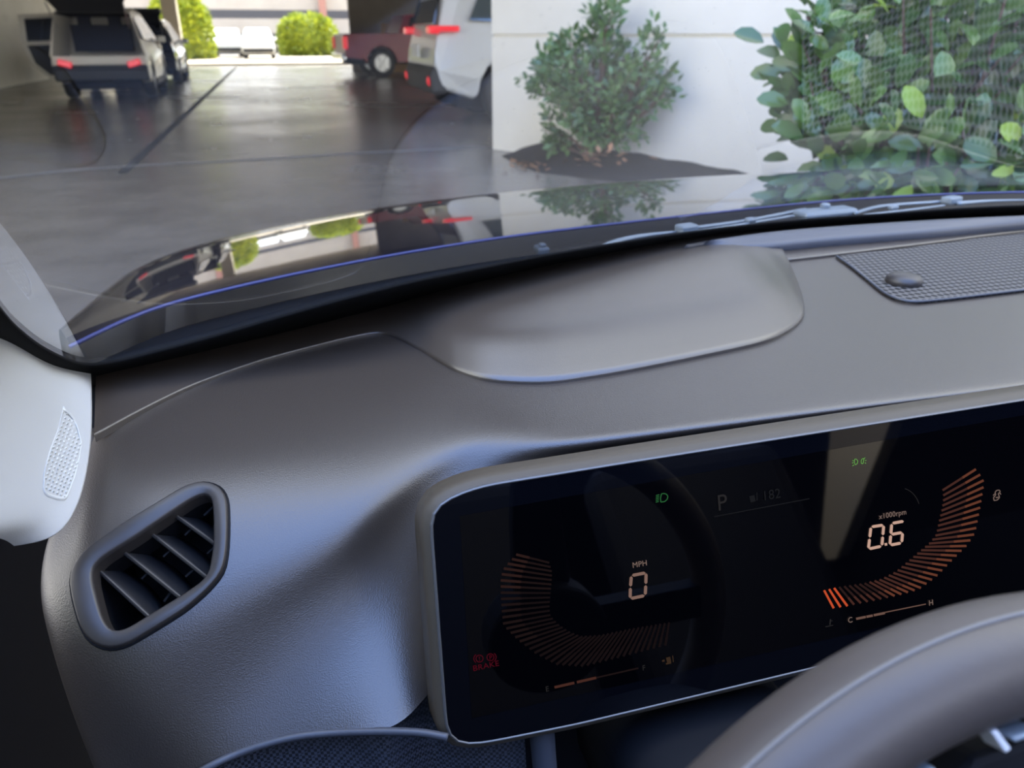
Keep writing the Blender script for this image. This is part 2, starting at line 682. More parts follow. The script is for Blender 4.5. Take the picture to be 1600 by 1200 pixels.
# far side: facade, kerb
fac = empty('building', (0, 62, 0))
tag(fac, 'sunlit pale building with open parking levels beyond the exit', 'building')
bm = bmesh.new()
box(bm, (0, 4, 4.5), (60, .5, 3.0))
box(bm, (0, 4, 1.9), (60, .5, 1.0))
obj('facade', bm, M['far'], fac)
bm = bmesh.new()
box(bm, (0, 7, 3), (60, .4, 6.0))
obj('recessed_wall', bm, M['fargrey'], fac)
for xx in (-16.5, -11.2, -7.5, 4.0, 12.0, -24):
    bm = bmesh.new()
    box(bm, (xx, 3.4, 2.8), (.5, .5, 6.0))
    obj('column', bm, M['farpink'] if xx in (-11.2, -7.5, 4.0) else M['far'], fac)
bm = bmesh.new()
box(bm, (-2, 1.5, .55), (40, .12, .12))
box(bm, (-2, 1.5, .95), (40, .12, .12))
for k in range(18):
    box(bm, (-20 + k * 2.2, 1.5, .5), (.1, .1, 1.0))
obj('railing', bm, M['far'], fac)
wallbox('kerb_yard', -30, 30, EXIT_Y + .0, EXIT_Y + .35, -.02, .10, M['kerb'])


# ------------------------------------------------------------------ plants
def leaf(bm, p, d, nrm, ln, wd_, curl=.15, mi=0, seg=3):
    d = d.normalized()
    s = d.cross(nrm)
    if s.length < 1e-4:
        s = d.orthogonal()
    s.normalize()
    nn = s.cross(d).normalized()
    prof = {3: ((0, .10), (.22, .70), (.55, 1.0), (.86, .72), (1.0, .12)), 2: ((0, .3), (.5, 1.0), (1, .15))}[seg]
    rws = []
    for t_, w in prof:
        c = p + d * (ln * t_) - nn * (curl * ln * t_ * t_)
        rws.append((bm.verts.new(c - s * (wd_ * .5 * w) + nn * (.14 * wd_ * w)), bm.verts.new(c), bm.verts.new(c + s * (wd_ * .5 * w) + nn * (.14 * wd_ * w))))
    for a, b_ in zip(rws[:-1], rws[1:]):
        for k in range(2):
            f = bm.faces.new((a[k], a[k + 1], b_[k + 1], b_[k]))
            f.material_index = mi
            f.smooth = True


def rv(r=1.0):
    while True:
        v = Vector((rng.uniform(-1, 1), rng.uniform(-1, 1), rng.uniform(-1, 1)))
        if .05 < v.length < 1:
            return v * r


def shrub(name, label, cat, base, crowns, mats, nbranch, leaf_l, per, stemr=.02, seg=3, young=.0, droop=.0, group=None, spread=.14, face=(-.3, -.55, .75)):
    """crowns: list of (centre, radii) ellipsoids in world space; branches run from the base into them and carry leaf whorls"""
    root = thing(name, label, cat, base, 0, group)
    bl, bs = bmesh.new(), bmesh.new()
    base = Vector(base)
    wsum = sum(c[1][0] * c[1][1] * c[1][2] for c in crowns)
    for (c, r_) in crowns:
        k = max(3, int(nbranch * (r_[0] * r_[1] * r_[2] / wsum) ** .8 if len(crowns) > 1 else nbranch))
        for i in range(k):
            v = rv()
            v = v.normalized() * (v.length ** .45)
            tip = Vector((c[0] + v.x * r_[0], c[1] + v.y * r_[1], c[2] + v.z * r_[2]))
            if tip.z < .05:
                tip.z = .05 + rng.random() * .1
            start = base.lerp(Vector(c), rng.uniform(.1, .75)) + rv(.03)
            mid = start.lerp(tip, .55) + rv(.10 * (tip - start).length)
            if i % 3 == 0:
                tube(bs, [start, mid, tip], [stemr * .6, stemr * .4, stemr * .15], 5)
            dirn = (tip - mid).normalized()
            for q in range(per):
                off = rv(1.0)
                p = tip - dirn * (rng.random() * spread * 1.3) + off * spread * .35
                ld = (off.normalized() * .9 + dirn * .7 + Vector((0, 0, -droop + .1))).normalized()
                nn = (Vector(face) + rv(.75)).normalized()
                L_ = leaf_l * rng.uniform(.7, 1.15)
                leaf(bl, p, ld, nn, L_, L_ * rng.uniform(.52, .68), rng.uniform(.05, .3), 1 if rng.random() < young else 0, seg)
    for (c, r_) in crowns:
        tube(bs, [base + rv(.02), base.lerp(Vector(c), .5) + rv(.05), Vector(c)], [stemr, stemr * .8, stemr * .4], 6)
    f = obj('foliage', bl, mats, root, world=True, recalc=False)
    s = obj('stem', bs, M['bark'], root, world=True)
    return root


# shrub against the wall
def atw(px, py, off):
    """point on the plane parallel to the right-hand wall, off metres in front of it"""
    p = onplane(px, py, P1 + wnrm * off, wnrm)
    return tuple(p)


bp = atw(925, 240, .45)
shrub('wall_shrub', 'loose green shrub growing from the mulch against the pale wall', 'shrub', (bp[0], bp[1], .1),
      [(atw(920, 110, .45), (.62, .34, .36)), (atw(865, 115, .5), (.40, .25, .22)), (atw(1000, 130, .45), (.42, .25, .22)), (atw(948, 20, .45), (.18, .15, .34)),
       (atw(930, 180, .55), (.38, .22, .26)), (atw(1040, 145, .45), (.22, .12, .07)), (atw(890, 66, .45), (.2, .15, .18)), (atw(1025, 70, .4), (.14, .1, .2)), (atw(860, 200, .6), (.2, .15, .2)), (atw(985, 195, .5), (.22, .15, .15))],
      M['leafmid'], 230, .085, 9, .018, 2, spread=.16)

# big glossy shrub at the right
def by(px, py, d):
    return tuple(at(px, py, d))


bb = at(1500, 330, 2.9)
shrub('broadleaf_shrub', 'large glossy broad-leaved shrub filling the view right of the hood', 'shrub', (bb[0], bb[1], 0.0),
      [(by(1460, 60, 2.9), (.55, .35, .40)), (by(1350, 70, 2.9), (.30, .25, .28)), (by(1315, 190, 2.85), (.25, .25, .15)), (by(1560, 130, 2.8), (.42, .35, .40)), (by(1450, 190, 2.8), (.50, .3, .25)),
       (by(1262, 25, 2.9), (.15, .15, .16)), (by(1262, 130, 2.9), (.14, .12, .12)), (by(1560, 240, 2.75), (.35, .25, .2)), (by(1400, 255, 2.8), (.4, .2, .12)), (by(1420, 330, 2.9), (.5, .3, .2)), (by(1580, -20, 2.9), (.6, .4, .4))],
      [M['leafbig'], M['leafyoung']], 240, .112, 7, .02, 3, young=.045, spread=.17, face=(-.35, -.5, .75))


def hedge(name, label, c, r_, n, ls):
    root = thing(name, label, 'hedge', (c[0], c[1], 0))
    bl = bmesh.new()
    for i in range(n):
        v = rv().normalized()
        v = Vector((abs(v.x) ** .8 * math.copysign(1, v.x), v.y, abs(v.z) ** .8 * math.copysign(1, v.z)))
        p = Vector((c[0] + v.x * r_[0], c[1] + v.y * r_[1], max(.03, c[2] + v.z * r_[2])))
        p += rv(.22)
        p.z = max(p.z, .02)
        leaf(bl, p, (v + rv(.8)).normalized(), (v + rv(.5)).normalized(), ls, ls * .7, .1, 0, 2)
    bi = bmesh.new()
    bmesh.ops.create_icosphere(bi, subdivisions=3, radius=1)
    for v in bi.verts:
        v.co = Vector((c[0] + v.co.x * r_[0] * .9, c[1] + v.co.y * r_[1] * .9, max(.0, c[2] + v.co.z * r_[2] * .9)))
    obj('foliage', bl, M['hedge'], root, world=True, recalc=False)
    obj('inner_growth', bi, M['hedge'], root, world=True, smooth=True)
    return root


h1 = onz(298, 92, 0)
h2 = onz(482, 87, 0)
hedge('hedge', 'tall yellow-green hedge by the left side of the exit', (h1[0] - .3, h1[1] + .3, 1.2), (1.5, 1.4, 2.1), 2600, .30)
hedge('hedge', 'rounded yellow-green hedge at the right side of the exit', (h2[0] + .1, h2[1] + .5, .95), (1.75, 1.4, 1.45), 2600, .30)

# fallen leaves in front of the bed
root = thing('fallen_leaves', 'brown fallen leaves on the ground before the planting bed', 'leaves', onz(850, 256, 0))
root['kind'] = 'stuff'
bl = bmesh.new()
for i in range(70):
    q = onz(rng.gauss(850, 26), rng.gauss(258, 5), .012) if i < 45 else atw(rng.gauss(925, 35), rng.uniform(236, 262), .9)
    q = Vector((q[0], q[1], .015 if i < 45 else max(.03, q[2])))
    leaf(bl, q, Vector((rng.uniform(-1, 1), rng.uniform(-1, 1), .1)), Vector((0, 0, 1)), .09, .05, -.1, 0, 2)
obj('leaf_litter', bl, M['deadleaf'], root, world=True, recalc=False)['kind'] = 'stuff'


# ------------------------------------------------------------------ vehicles
def prism(bm, poly, hw, mi=0):
    """side outline (y,z) swept across the width; hw(y,z) gives the half width"""
    Lf = [bm.verts.new((-hw(y, z), y, z)) for y, z in poly]
    Rt = [bm.verts.new((hw(y, z), y, z)) for y, z in poly]
    n = len(poly)
    fs = []
    for i in range(n):
        f = bm.faces.new((Lf[i], Lf[(i + 1) % n], Rt[(i + 1) % n], Rt[i]))
        f.material_index = mi
        fs.append(f)
    for loop in (Lf[::-1], Rt):
        f = bm.faces.new(loop)
        f.material_index = mi
    return fs


def arch(yc, zc, r_, n=9):
    return [(yc - r_ * math.cos(math.pi * k / n), zc + r_ * math.sin(math.pi * k / n)) for k in range(n + 1)]


def wheel(parent, x, y, R_, w=.24, face=1, rimmat=None):
    bm = bmesh.new()
    n = 28
    prof = [(R_ * .62, -w * .5), (R_ * .9, -w * .5), (R_, -w * .3), (R_, w * .3), (R_ * .9, w * .5), (R_ * .62, w * .5)]
    RR = [[(x + b_, y + a * math.cos(2 * math.pi * k / n), R_ + a * math.sin(2 * math.pi * k / n)) for k in range(n)] for a, b_ in prof]
    rings(bm, RR)
    w_ = obj('wheel', bm, M['rubber'], parent, smooth=True)
    bm = bmesh.new()
    xf = x + face * w * .42
    RR = [[(xf - face * dx, y + a * math.cos(2 * math.pi * k / n), R_ + a * math.sin(2 * math.pi * k / n)) for k in range(n)] for a, dx in ((R_ * .66, 0), (R_ * .6, .0), (R_ * .56, .07), (R_ * .05, .07))]
    rings(bm, RR, cap_last=True)
    for k in range(5):
        a = 2 * math.pi * k / 5 + .3
        rot = Matrix.Rotation(a, 3, 'X')
        c = rot @ Vector((0, 0, R_ * .32)) + Vector((xf - face * .02, y, R_))
        box(bm, c, (.04, R_ * .2, R_ * .6), rot)
    obj('rim', bm, rimmat or M['alloy'], w_)
    return w_


def side_panels(name, poly, hw, m_, parent, out=.006):
    for sg in (-1, 1):
        bm = bmesh.new()
        vv = [bm.verts.new((sg * (hw(y, z) + out), y, z)) for y, z in poly]
        vi = [bm.verts.new((sg * (hw(y, z) - .02), y, z)) for y, z in poly]
        bm.faces.new(vv if sg > 0 else vv[::-1])
        for i in range(len(vv)):
            k = (i + 1) % len(vv)
            bm.faces.new((vv[i], vi[i], vi[k], vv[k]))
        obj(name, bm, m_, parent)


def cross_panel(bm, y0, z0, y1, z1, w0, w1, out=.008):
    d = Vector((0, y1 - y0, z1 - z0)).normalized()
    nrm = Vector((0, -d.z, d.y))
    a = [Vector((-w0, y0, z0)), Vector((w0, y0, z0)), Vector((w1, y1, z1)), Vector((-w1, y1, z1))]
    f = [bm.verts.new(p + nrm * out) for p in a]
    g = [bm.verts.new(p - nrm * .015) for p in a]
    bm.faces.new(f)
    for i in range(4):
        k = (i + 1) % 4
        bm.faces.new((f[i], g[i], g[k], f[k]))


def suv(name, label, loc, rz, paint, s=1.0, wide=1.0, open_hatch=False, lit=False, group=None, glass=None, door=False, side_glass=True, tail=True, hatch_mat=None):
    """rear at y=0, front towards +y, standing on z=0"""
    root = thing(name, label, 'car', loc, rz, group)
    hwid = .92

    def hw(y, z):
        w = hwid
        if z > 1.0:
            w -= (z - 1.0) * .36
        if z < .5:
            w -= (.5 - z) * .12
        w -= max(0, y - 3.8) ** 2 * .16
        return w
    R_ = .36
    poly = [(.06, .42), (.02, .60), (0, .68), (.02, .81), (.20, 1.57), (.42, 1.64), (1.4, 1.68), (2.3, 1.62), (3.25, 1.08), (4.15, .96), (4.42, .78), (4.45, .45), (4.40, .30),
            (4.05, .26)] + arch(3.62, .36, .41)[::-1] + [(3.15, .24), (1.35, .24)] + arch(.92, .36, .41)[::-1] + [(.45, .30)]
    bm = bmesh.new()
    fs = prism(bm, poly, hw)
    mats = [paint, M['cavity']]
    if open_hatch:
        f = fs[3]
        r = bmesh.ops.inset_individual(bm, faces=[f], thickness=.13, depth=0)
        ex = bmesh.ops.extrude_face_region(bm, geom=[f])
        newf = [g for g in ex['geom'] if isinstance(g, bmesh.types.BMFace)]
        newv = {v for g in newf for v in g.verts}
        for v in newv:
            v.co.y += 1.7
            v.co.z -= .05
            v.co.x *= .95
        if f.is_valid:
            bmesh.ops.delete(bm, geom=[f], context='FACES_ONLY')
        for g in bm.faces:
            c = g.calc_center_median()
            if .25 < c.y < 2.0 and all(abs(v.co.x) < .80 for v in g.verts) and c.z < 1.60 and c.z > .75:
                g.material_index = 1
    body = obj('body', bm, mats, root, recalc=True)
    bevel(body, .05, 3, 25)
    # bumpers and sills in black cladding
    bm = bmesh.new()
    prism(bm, [(-.03, .36), (-.05, .55), (.0, .66), (.14, .66), (.16, .36)], lambda y, z: hwid - .01)
    bp_ = obj('rear_bumper', bm, M['cladding'], root)
    bevel(bp_, .04, 2)
    bm = bmesh.new()
    prism(bm, [(4.30, .30), (4.47, .34), (4.49, .55), (4.40, .60)], lambda y, z: hw(4.2, z) - .02)
    obj('front_bumper', bm, M['cladding'], root)
    bm = bmesh.new()
    prism(bm, [(1.4, .22), (3.12, .22), (3.12, .34), (1.4, .34)], lambda y, z: hwid - .0)
    obj('sill', bm, M['cladding'], root)
    bm = bmesh.new()
    prism(bm, [(.3, .20), (4.2, .20), (4.2, .45), (.3, .45)], lambda y, z: .70)
    obj('underbody', bm, M['cavity'], root)
    if side_glass:
        for pl in ([(.42, 1.12), (.62, 1.50), (1.30, 1.56), (1.30, 1.08)], [(1.36, 1.08), (1.36, 1.56), (2.20, 1.52), (2.20, 1.06)], [(2.26, 1.06), (2.26, 1.50), (2.42, 1.46), (3.0, 1.10)]):
            side_panels('side_window', pl, hw, glass or M['darkglass'], root)
    bm = bmesh.new()
    cross_panel(bm, 3.20, 1.10, 2.38, 1.575, .76, .64)
    obj('windscreen', bm, glass or M['darkglass'], root)
    if not open_hatch:
        bm = bmesh.new()
        cross_panel(bm, .19, 1.50, .05, 1.08, .60, .74)
        obj('rear_window', bm, M['darkglass'], root)
    for sg in (-1, 1):
        wheel(root, sg * .80, .92, R_, face=sg)
        wheel(root, sg * .80, 3.62, R_, face=sg)
        if tail:
            bm = bmesh.new()
            if open_hatch:
                box(bm, (sg * .66, -.03, .68), (.26, .06, .11), Matrix.Rotation(sg * -.25, 3, 'Y'))
            else:
                box(bm, (sg * (hwid - .10), .02, 1.02), (.20, .12, .08))
                box(bm, (sg * (hwid - .02), .16, 1.03), (.05, .28, .06))
            bevel(obj('tail_lamp', bm, M['redlight'] if lit else M['redglass'], root), .015, 2)
        bm = bmesh.new()
        box(bm, (sg * .66, 4.36, .76), (.34, .12, .14))
        bevel(obj('headlamp', bm, M['clearlamp'], root), .02, 2)
        bm = bmesh.new()
        box(bm, (sg * 1.02, 2.85, 1.10), (.18, .10, .14))
        bevel(obj('wing_mirror', bm, paint, root), .03, 2)
    if not open_hatch:
        bm = bmesh.new()
        box(bm, (0, -.045, .80), (.45, .02, .14))
        obj('number_plate', bm, M['plate'], root)
        for sg in (-1, 1):
            bm = bmesh.new()
            bmesh.ops.create_uvsphere(bm, u_segments=12, v_segments=8, radius=.055)
            for v in bm.verts:
                v.co = Vector((v.co.x + sg * .80, v.co.y * .5 - .04, v.co.z + .50))
            obj('reflector', bm, M['redlight'], root, smooth=True)  # no lamp: its red glow is added through the lamp material
    if open_hatch:
        # raised tailgate hinged at the roof's rear edge
        bm = bmesh.new()
        a0 = Vector((0, .22, 1.60))
        d = Vector((0, -.94, .34)).normalized()
        nn = Vector((0, .34, .94)).normalized()
        pts = []
        for w, l, t in ((.62, 0, 0), (.70, .45, .03), (.78, .62, .03), (.78, 1.05, -.10)):
            pts.append((w, a0 + d * l + nn * t))
        for th, lst in ((0, pts), (.09, pts)):
            pass
        up_ = [(bm.verts.new(p + Vector((-w, 0, 0)) + nn * .06), bm.verts.new(p + Vector((w, 0, 0)) + nn * .06)) for w, p in pts]
        lo_ = [(bm.verts.new(p + Vector((-w, 0, 0)) - nn * .03), bm.verts.new(p + Vector((w, 0, 0)) - nn * .03)) for w, p in pts]
        for i in range(3):
            bm.faces.new((up_[i][0], up_[i][1], up_[i + 1][1], up_[i + 1][0]))
            bm.faces.new((lo_[i][0], lo_[i + 1][0], lo_[i + 1][1], lo_[i][1]))
            bm.faces.new((up_[i][0], up_[i + 1][0], lo_[i + 1][0], lo_[i][0]))
            bm.faces.new((up_[i][1], lo_[i][1], lo_[i + 1][1], up_[i + 1][1]))
        bm.faces.new((up_[0][0], lo_[0][0], lo_[0][1], up_[0][1]))
        bm.faces.new((up_[3][0], up_[3][1], lo_[3][1], lo_[3][0]))
        hb = obj('tailgate', bm, hatch_mat or M['cladding'], root)
        tag(hb, 'raised tailgate')
        for sg in (-1, 1):
            bm = bmesh.new()
            tube(bm, [(sg * .68, .12, 1.30), (sg * .70, -.38, 1.72)], .015, 6)
            obj('gas_strut', bm, M['alloy'], root)
        bm = bmesh.new()
        box(bm, (.0, 1.05, 1.12), (1.2, .12, .5))
        box(bm, (-.3, .98, 1.42), (.26, .10, .2))
        box(bm, (.3, .98, 1.42), (.26, .10, .2))
        obj('rear_seat', bm, M['cavity'], root)
    if door:
        # rear door on the left swung wide open
        dr = empty('open_door', (-.93, 2.25, 0), math.radians(-68))
        dr.parent = root
        dm = [(0, .36), (-.55, .33), (-.86, .62), (-.95, 1.02), (-.90, 1.56), (-.10, 1.60), (0, 1.08)]
        bm = bmesh.new()
        f1 = [bm.verts.new((-.03, y, z)) for y, z in dm]
        f2 = [bm.verts.new((.04, y, z)) for y, z in dm]
        hole = [(-.06, 1.08), (-.84, 1.06), (-.80, 1.48), (-.14, 1.52)]
        bm.faces.new(f1[::-1])
        bm.faces.new(f2)
        for i in range(len(dm)):
            k = (i + 1) % len(dm)
            bm.faces.new((f1[i], f1[k], f2[k], f2[i]))
        dp = obj('door_panel', bm, [paint], dr)
        bm = bmesh.new()
        rings(bm, [[(xo, y, z) for y, z in hole] for xo in (-.038, .046)], cap_last=True, cap_first=True)
        obj('door_window', bm, M['darkglass'], dr)
        bm = bmesh.new()
        inn = [(-.05, .42), (-.52, .40), (-.78, .64), (-.86, .98), (-.05, 1.0)]
        rings(bm, [[(xo, y, z) for y, z in inn] for xo in (-.036, .052)], cap_last=True, cap_first=True)
        obj('door_lining', bm, M['cladding'], dr)
    root.scale = (s * wide, s, s)
    return root


# white car with raised tailgate
pL, pR = onz(95, 156, 0), onz(232, 147, 0)
cx, cy = (pL[0] + pR[0]) / 2, (pL[1] + pR[1]) / 2
suv('car', 'white and black car with tailgate and rear door open by the left wall', (-3.45, 18.9, 0), math.radians(2), M['white'], s=1.07, wide=.92, open_hatch=True, lit=True, glass=M['brightglass'], door=True)
suv('car', 'dark car with raised tailgate parked ahead of the white open car', (-3.55, 25.2, 0), math.radians(1), M['darkpaint'], open_hatch=True, lit=False, glass=M['brightglass'], tail=False)
suv('car', 'silver car half hidden behind the concrete wall end, tail to the lane', (2.2, 12.9, 0), math.radians(-90), M['silverpaint'], s=1.3, lit=True, glass=M['brightglass'])


# dark red pickup, tail to the lane
def pickup(loc, rz):
    root = thing('pickup_truck', 'dark red pickup truck parked tail to the lane beside the brown wall', 'truck', loc, rz)
    hwid = .96

    def hw(y, z):
        return hwid - max(0, z - 1.25) * .35
    poly = [(0, .62), (0, 1.26), (.04, 1.30), (1.75, 1.32), (1.80, 1.34), (2.05, 1.86), (2.6, 1.92), (3.3, 1.88), (3.95, 1.32), (5.2, 1.22), (5.35, 1.0), (5.35, .5), (4.95, .5)] + arch(4.45, .45, .50)[::-1] + [(3.9, .45), (1.85, .45)] + arch(1.2, .45, .50)[::-1] + [(.6, .55)]
    bm = bmesh.new()
    prism(bm, poly, hw)
    bevel(obj('body', bm, M['redpaint'], root), .05, 3, 25)
    bm = bmesh.new()
    prism(bm, [(-.12, .52), (-.12, .72), (.02, .72), (.02, .52)], lambda y, z: .95)
    bevel(obj('rear_bumper', bm, M['chrome'], root), .03)
    bm = bmesh.new()
    prism(bm, [(.2, .40), (5.1, .40), (5.1, .6), (.2, .6)], lambda y, z: .7)
    obj('underbody', bm, M['cavity'], root)
    for pl in ([(2.12, 1.38), (2.25, 1.80), (2.85, 1.84), (2.85, 1.38)], [(2.92, 1.38), (2.92, 1.82), (3.25, 1.80), (3.72, 1.38)]):
        side_panels('side_window', pl, hw, M['darkglass'], root)
    for sg in (-1, 1):
        wheel(root, sg * .84, 1.2, .43, .28, sg, M['alloy'])
        wheel(root, sg * .84, 4.45, .43, .28, sg, M['alloy'])
        bm = bmesh.new()
        box(bm, (sg * .90, .03, 1.04), (.18, .14, .36))
        bevel(obj('tail_lamp', bm, M['redlight'], root), .02)
    return root


pickup((2.15, 28.2, 0), math.radians(-84))

# timber behind the pickup's bed
bm = bmesh.new()
for k in range(4):
    box(bm, (0, 0, .12 + k * .24), (1.7 - k * .12, .8, .2))
tb = obj('timber_stack', bm, M['timber'])
tb.location = (4.6, 30.6, 0.0)
tag(tb, 'stack of orange-brown timber seen over the red pickup bed', 'timber')
bm = bmesh.new()
box(bm, (0, 0, .45), (1.5, .7, .9))
tb2 = obj('timber_pallet', bm, M['brown'])
tb2.location = (4.6, 30.6, .0)
bpy.data.objects.remove(tb2)
tb.scale = (1, 1, 1.75)

suv('car', 'white car parked nose-out in the sunny yard, right of two', (onz(403, 92, 0)[0] + .1, onz(403, 92, 0)[1] + 4.3, 0), math.radians(180), M['farwhite'], glass=M['farglass'])
suv('car', 'white car parked in the sunny yard, left of two', (onz(352, 92, 0)[0], onz(345, 92, 0)[1] + 7.6, 0), math.radians(180), M['farwhite'], glass=M['farglass'])

# ------------------------------------------------------------------ own car: hood, cowl, wiper, windscreen
hood = thing('car_hood', 'shiny navy car hood seen through the windscreen', 'hood', (.5, 1.3, .9))
HR = [(110, 541), (150, 521), (190, 502), (240, 482), (290, 467), (365, 449), (440, 432), (520, 416), (612, 398), (785, 370), (912, 355), (1062, 338), (1225, 320), (1375, 307), (1600, 298), (1900, 300)]
HFp = [(92, 512), (110, 494), (135, 473), (165, 447), (205, 416), (270, 388), (360, 363), (470, 340), (590, 319), (690, 307), (777, 298), (875, 288), (1062, 274), (1187, 268), (1600, 248), (1900, 245)]
zr = [.985, .986, .987, .988, .989, .99, .99, .99, .99, .99, .99, .99, .99, .99, .99, .985]
zf = [.968, .962, .955, .945, .935, .928, .923, .92, .92, .92, .92, .92, .92, .92, .92, .915]
rear = np.array([onz(x, y, z) for (x, y), z in zip(HR, zr)])
front = np.array([onz(x, y, z) for (x, y), z in zip(HFp, zf)])
net = []
for t_ in (0, .25, .5, .75, 1.0):
    q = rear * (1 - t_) + front * t_
    q[:, 2] += .003 * 4 * t_ * (1 - t_)
    net.append(q)
ext = front - rear
ext[:, 2] = 0
ext /= np.linalg.norm(ext, axis=1)[:, None]
net.append(front + ext * .06 + [0, 0, -.03])
net.append(front + ext * .10 + [0, 0, -.12])
net.append(front + ext * .11 + [0, 0, -.45])
S = bspline2(np.array(net), 60, 90)
bm = bmesh.new()
grid(bm, S)
hp = obj('hood_panel', bm, M['hood'], hood, smooth=True, world=True)
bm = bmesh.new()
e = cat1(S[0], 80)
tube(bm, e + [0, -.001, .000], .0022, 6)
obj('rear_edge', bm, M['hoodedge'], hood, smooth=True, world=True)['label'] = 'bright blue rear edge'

# glass base curve
GB = [(-40, 600), (150, 577), (215, 565), (330, 538), (450, 505), (560, 475), (650, 452), (740, 432), (870, 405), (1050, 372), (1200, 353), (1350, 341), (1600, 326), (1900, 322)]
ZB = 1.004
gb = [onz(x, y, ZB) for x, y in GB]

# cowl: black plastic between the glass foot and the hood edge
cow = thing('cowl_panel', 'black cowl panel between hood and windscreen foot', 'cowl', (.4, .85, .96))
bm = bmesh.new()
g1 = cat1(np.array(gb), 90)
r1 = np.array([[p[0], p[1], p[2]] for p in S[0]])
pr = []
xs = np.linspace(max(g1[0, 0], -.25), 1.5, 90)
gy = np.interp(xs, g1[:, 0], g1[:, 1])
hy = np.interp(xs, r1[:, 0], r1[:, 1])
for t_, dz in ((-.15, .965), (.0, .968), (.3, .966), (.6, .962), (1.0, .958), (1.15, .950)):
    pr.append([(x, a * (1 - t_) + b_ * t_, dz) for x, a, b_ in zip(xs, gy, hy)])
grid(bm, pr)
obj('cowl_cover', bm, M['cowl'], cow, smooth=True, world=True)
bm = bmesh.new()
q = onz(846, 395, .968)
box(bm, q + [0, 0, .005], (.018, .024, .010))
box(bm, q + [0, -.003, .012], (.010, .012, .006))
bevel(obj('washer_nozzle', bm, mat('nozzle_plastic', (.09, .10, .11), .5), cow, world=True), .003)

# wiper
wip = thing('windshield_wiper', 'grey windscreen wiper lying along the foot of the glass', 'wiper', onz(1290, 330, .985))


def wz(x, y):
    return onz(x, y, .992)


def strip(pts, r, name, m=M['wiper'], flat=.6):
    bm = bmesh.new()
    tube(bm, cat1(np.array([wz(*p) for p in pts]), 24), r, 8, flat=flat)
    return obj(name, bm, m, wip, smooth=True, world=True)


strip([(935, 387), (960, 378), (1000, 369), (1056, 362)], [.001 + .0045 * math.sin(math.pi * min(1, (k + 2) / 25) * .9) for k in range(24)], 'wiper_blade')
strip([(1085, 362), (1150, 352), (1240, 337)], .0032, 'wiper_rod')
strip([(1085, 356), (1170, 344), (1258, 327)], .0042, 'wiper_arm')
strip([(1335, 333), (1380, 322), (1470, 315)], .0045, 'wiper_arm')
strip([(1350, 336), (1420, 328), (1475, 321)], .0030, 'wiper_rod')
strip([(1495, 318), (1545, 314), (1620, 312)], [.0055 * (1 - k / 26) + .001 for k in range(24)], 'wiper_blade')
for (x, y, wx, wy, h) in ((1072, 361, .030, .020, .012), (1172, 348, .016, .012, .008), (1486, 316, .034, .02, .012), (1395, 328, .018, .01, .008)):
    bm = bmesh.new()
    box(bm, wz(x, y) + [0, 0, .004], (wx, wy, h), Matrix.Rotation(.25, 3, 'Z'))
    bevel(obj('clip', bm, M['wiper'], wip, world=True), .003)
bm = bmesh.new()
box(bm, wz(1290, 332) + [0, 0, .0], (.105, .035, .012), Matrix.Rotation(.10, 3, 'Z'))
hub = bevel(obj('pivot_plate', bm, M['wiper'], wip, world=True), .005)
bm = bmesh.new()
q = wz(1288, 330) + [0, 0, .007]
R_ = [[q + np.array([a * math.cos(2 * math.pi * k / 16), a * math.sin(2 * math.pi * k / 16), h]) for k in range(16)] for a, h in ((.008, 0), (.008, .004), (.005, .006))]
rings(bm, R_, cap_last=True)
obj('pivot_cap', bm, M['wiper'], wip, world=True)

# windscreen sheet: ruled from its foot upward and back, with a rounded lower left corner
RAKE = math.tan(math.radians(27))


GPOLY = np.polyfit([p[0] for p in gb], [p[1] for p in gb], 4)


def glass_z(X, Y):
    yb = np.polyval(GPOLY, X)
    return ZB - .004 + (yb - Y) * RAKE


bm = bmesh.new()
rows = []
gbx = np.linspace(-.17, 1.55, 60)
for i in range(24):
    v = i / 23
    rw = []
    for x in gbx:
        yb = np.polyval(GPOLY, x) + .02
        y = yb - v * (yb + .12)
        rw.append((x, y, glass_z(x, y)))
    rows.append(rw)
grid(bm, rows)
gl_ = obj('window_1', bm, M['glass'], None, smooth=True)
gl_['kind'] = 'structure'

# black frit band on the glass, along foot and round the left corner
FO = [(-60, 395), (-20, 452), (0, 478), (30, 512), (75, 545), (128, 566), (180, 562), (250, 545), (330, 524), (450, 489), (560, 459), (650, 437), (740, 419), (870, 394), (1050, 365), (1200, 347), (1350, 335), (1600, 320), (1900, 318)]
FI = [(-110, 430), (-60, 492), (-20, 520), (10, 545), (60, 580), (128, 600), (190, 596), (260, 575), (340, 550), (460, 515), (570, 485), (660, 462), (750, 440), (880, 414), (1060, 380), (1205, 362), (1352, 350), (1600, 335), (1900, 330)]


def onglass(px, py, lift=0.0):
    r = ray(px, py)
    lo, hi = .05, 4.0
    # first crossing of the sheet
    prev = .1
    for d in np.linspace(.1, 3.0, 600):
        p = CAM + r * d
        if p[2] < glass_z(p[0], p[1]) if False else p[2] - glass_z(p[0], p[1]) > 0:
            lo, hi = prev, d
            break
        prev = d
    for _ in range(30):
        md = (lo + hi) / 2
        p = CAM + r * md
        if p[2] - glass_z(p[0], p[1]) > 0:
            hi = md
        else:
            lo = md
    return CAM + r * (lo - lift)


bm = bmesh.new()
fo = cat1(np.array([onglass(x, y, .004) for x, y in FO]), 120)
fi = cat1(np.array([onglass(x, y, .004) for x, y in FI]), 120)
grid(bm, [fo, (fo + fi) / 2, fi])
frit = obj('frit_border', bm, M['frit'], gl_, smooth=True)
so = frit.modifiers.new('thick', 'SOLIDIFY')
so.thickness = .003

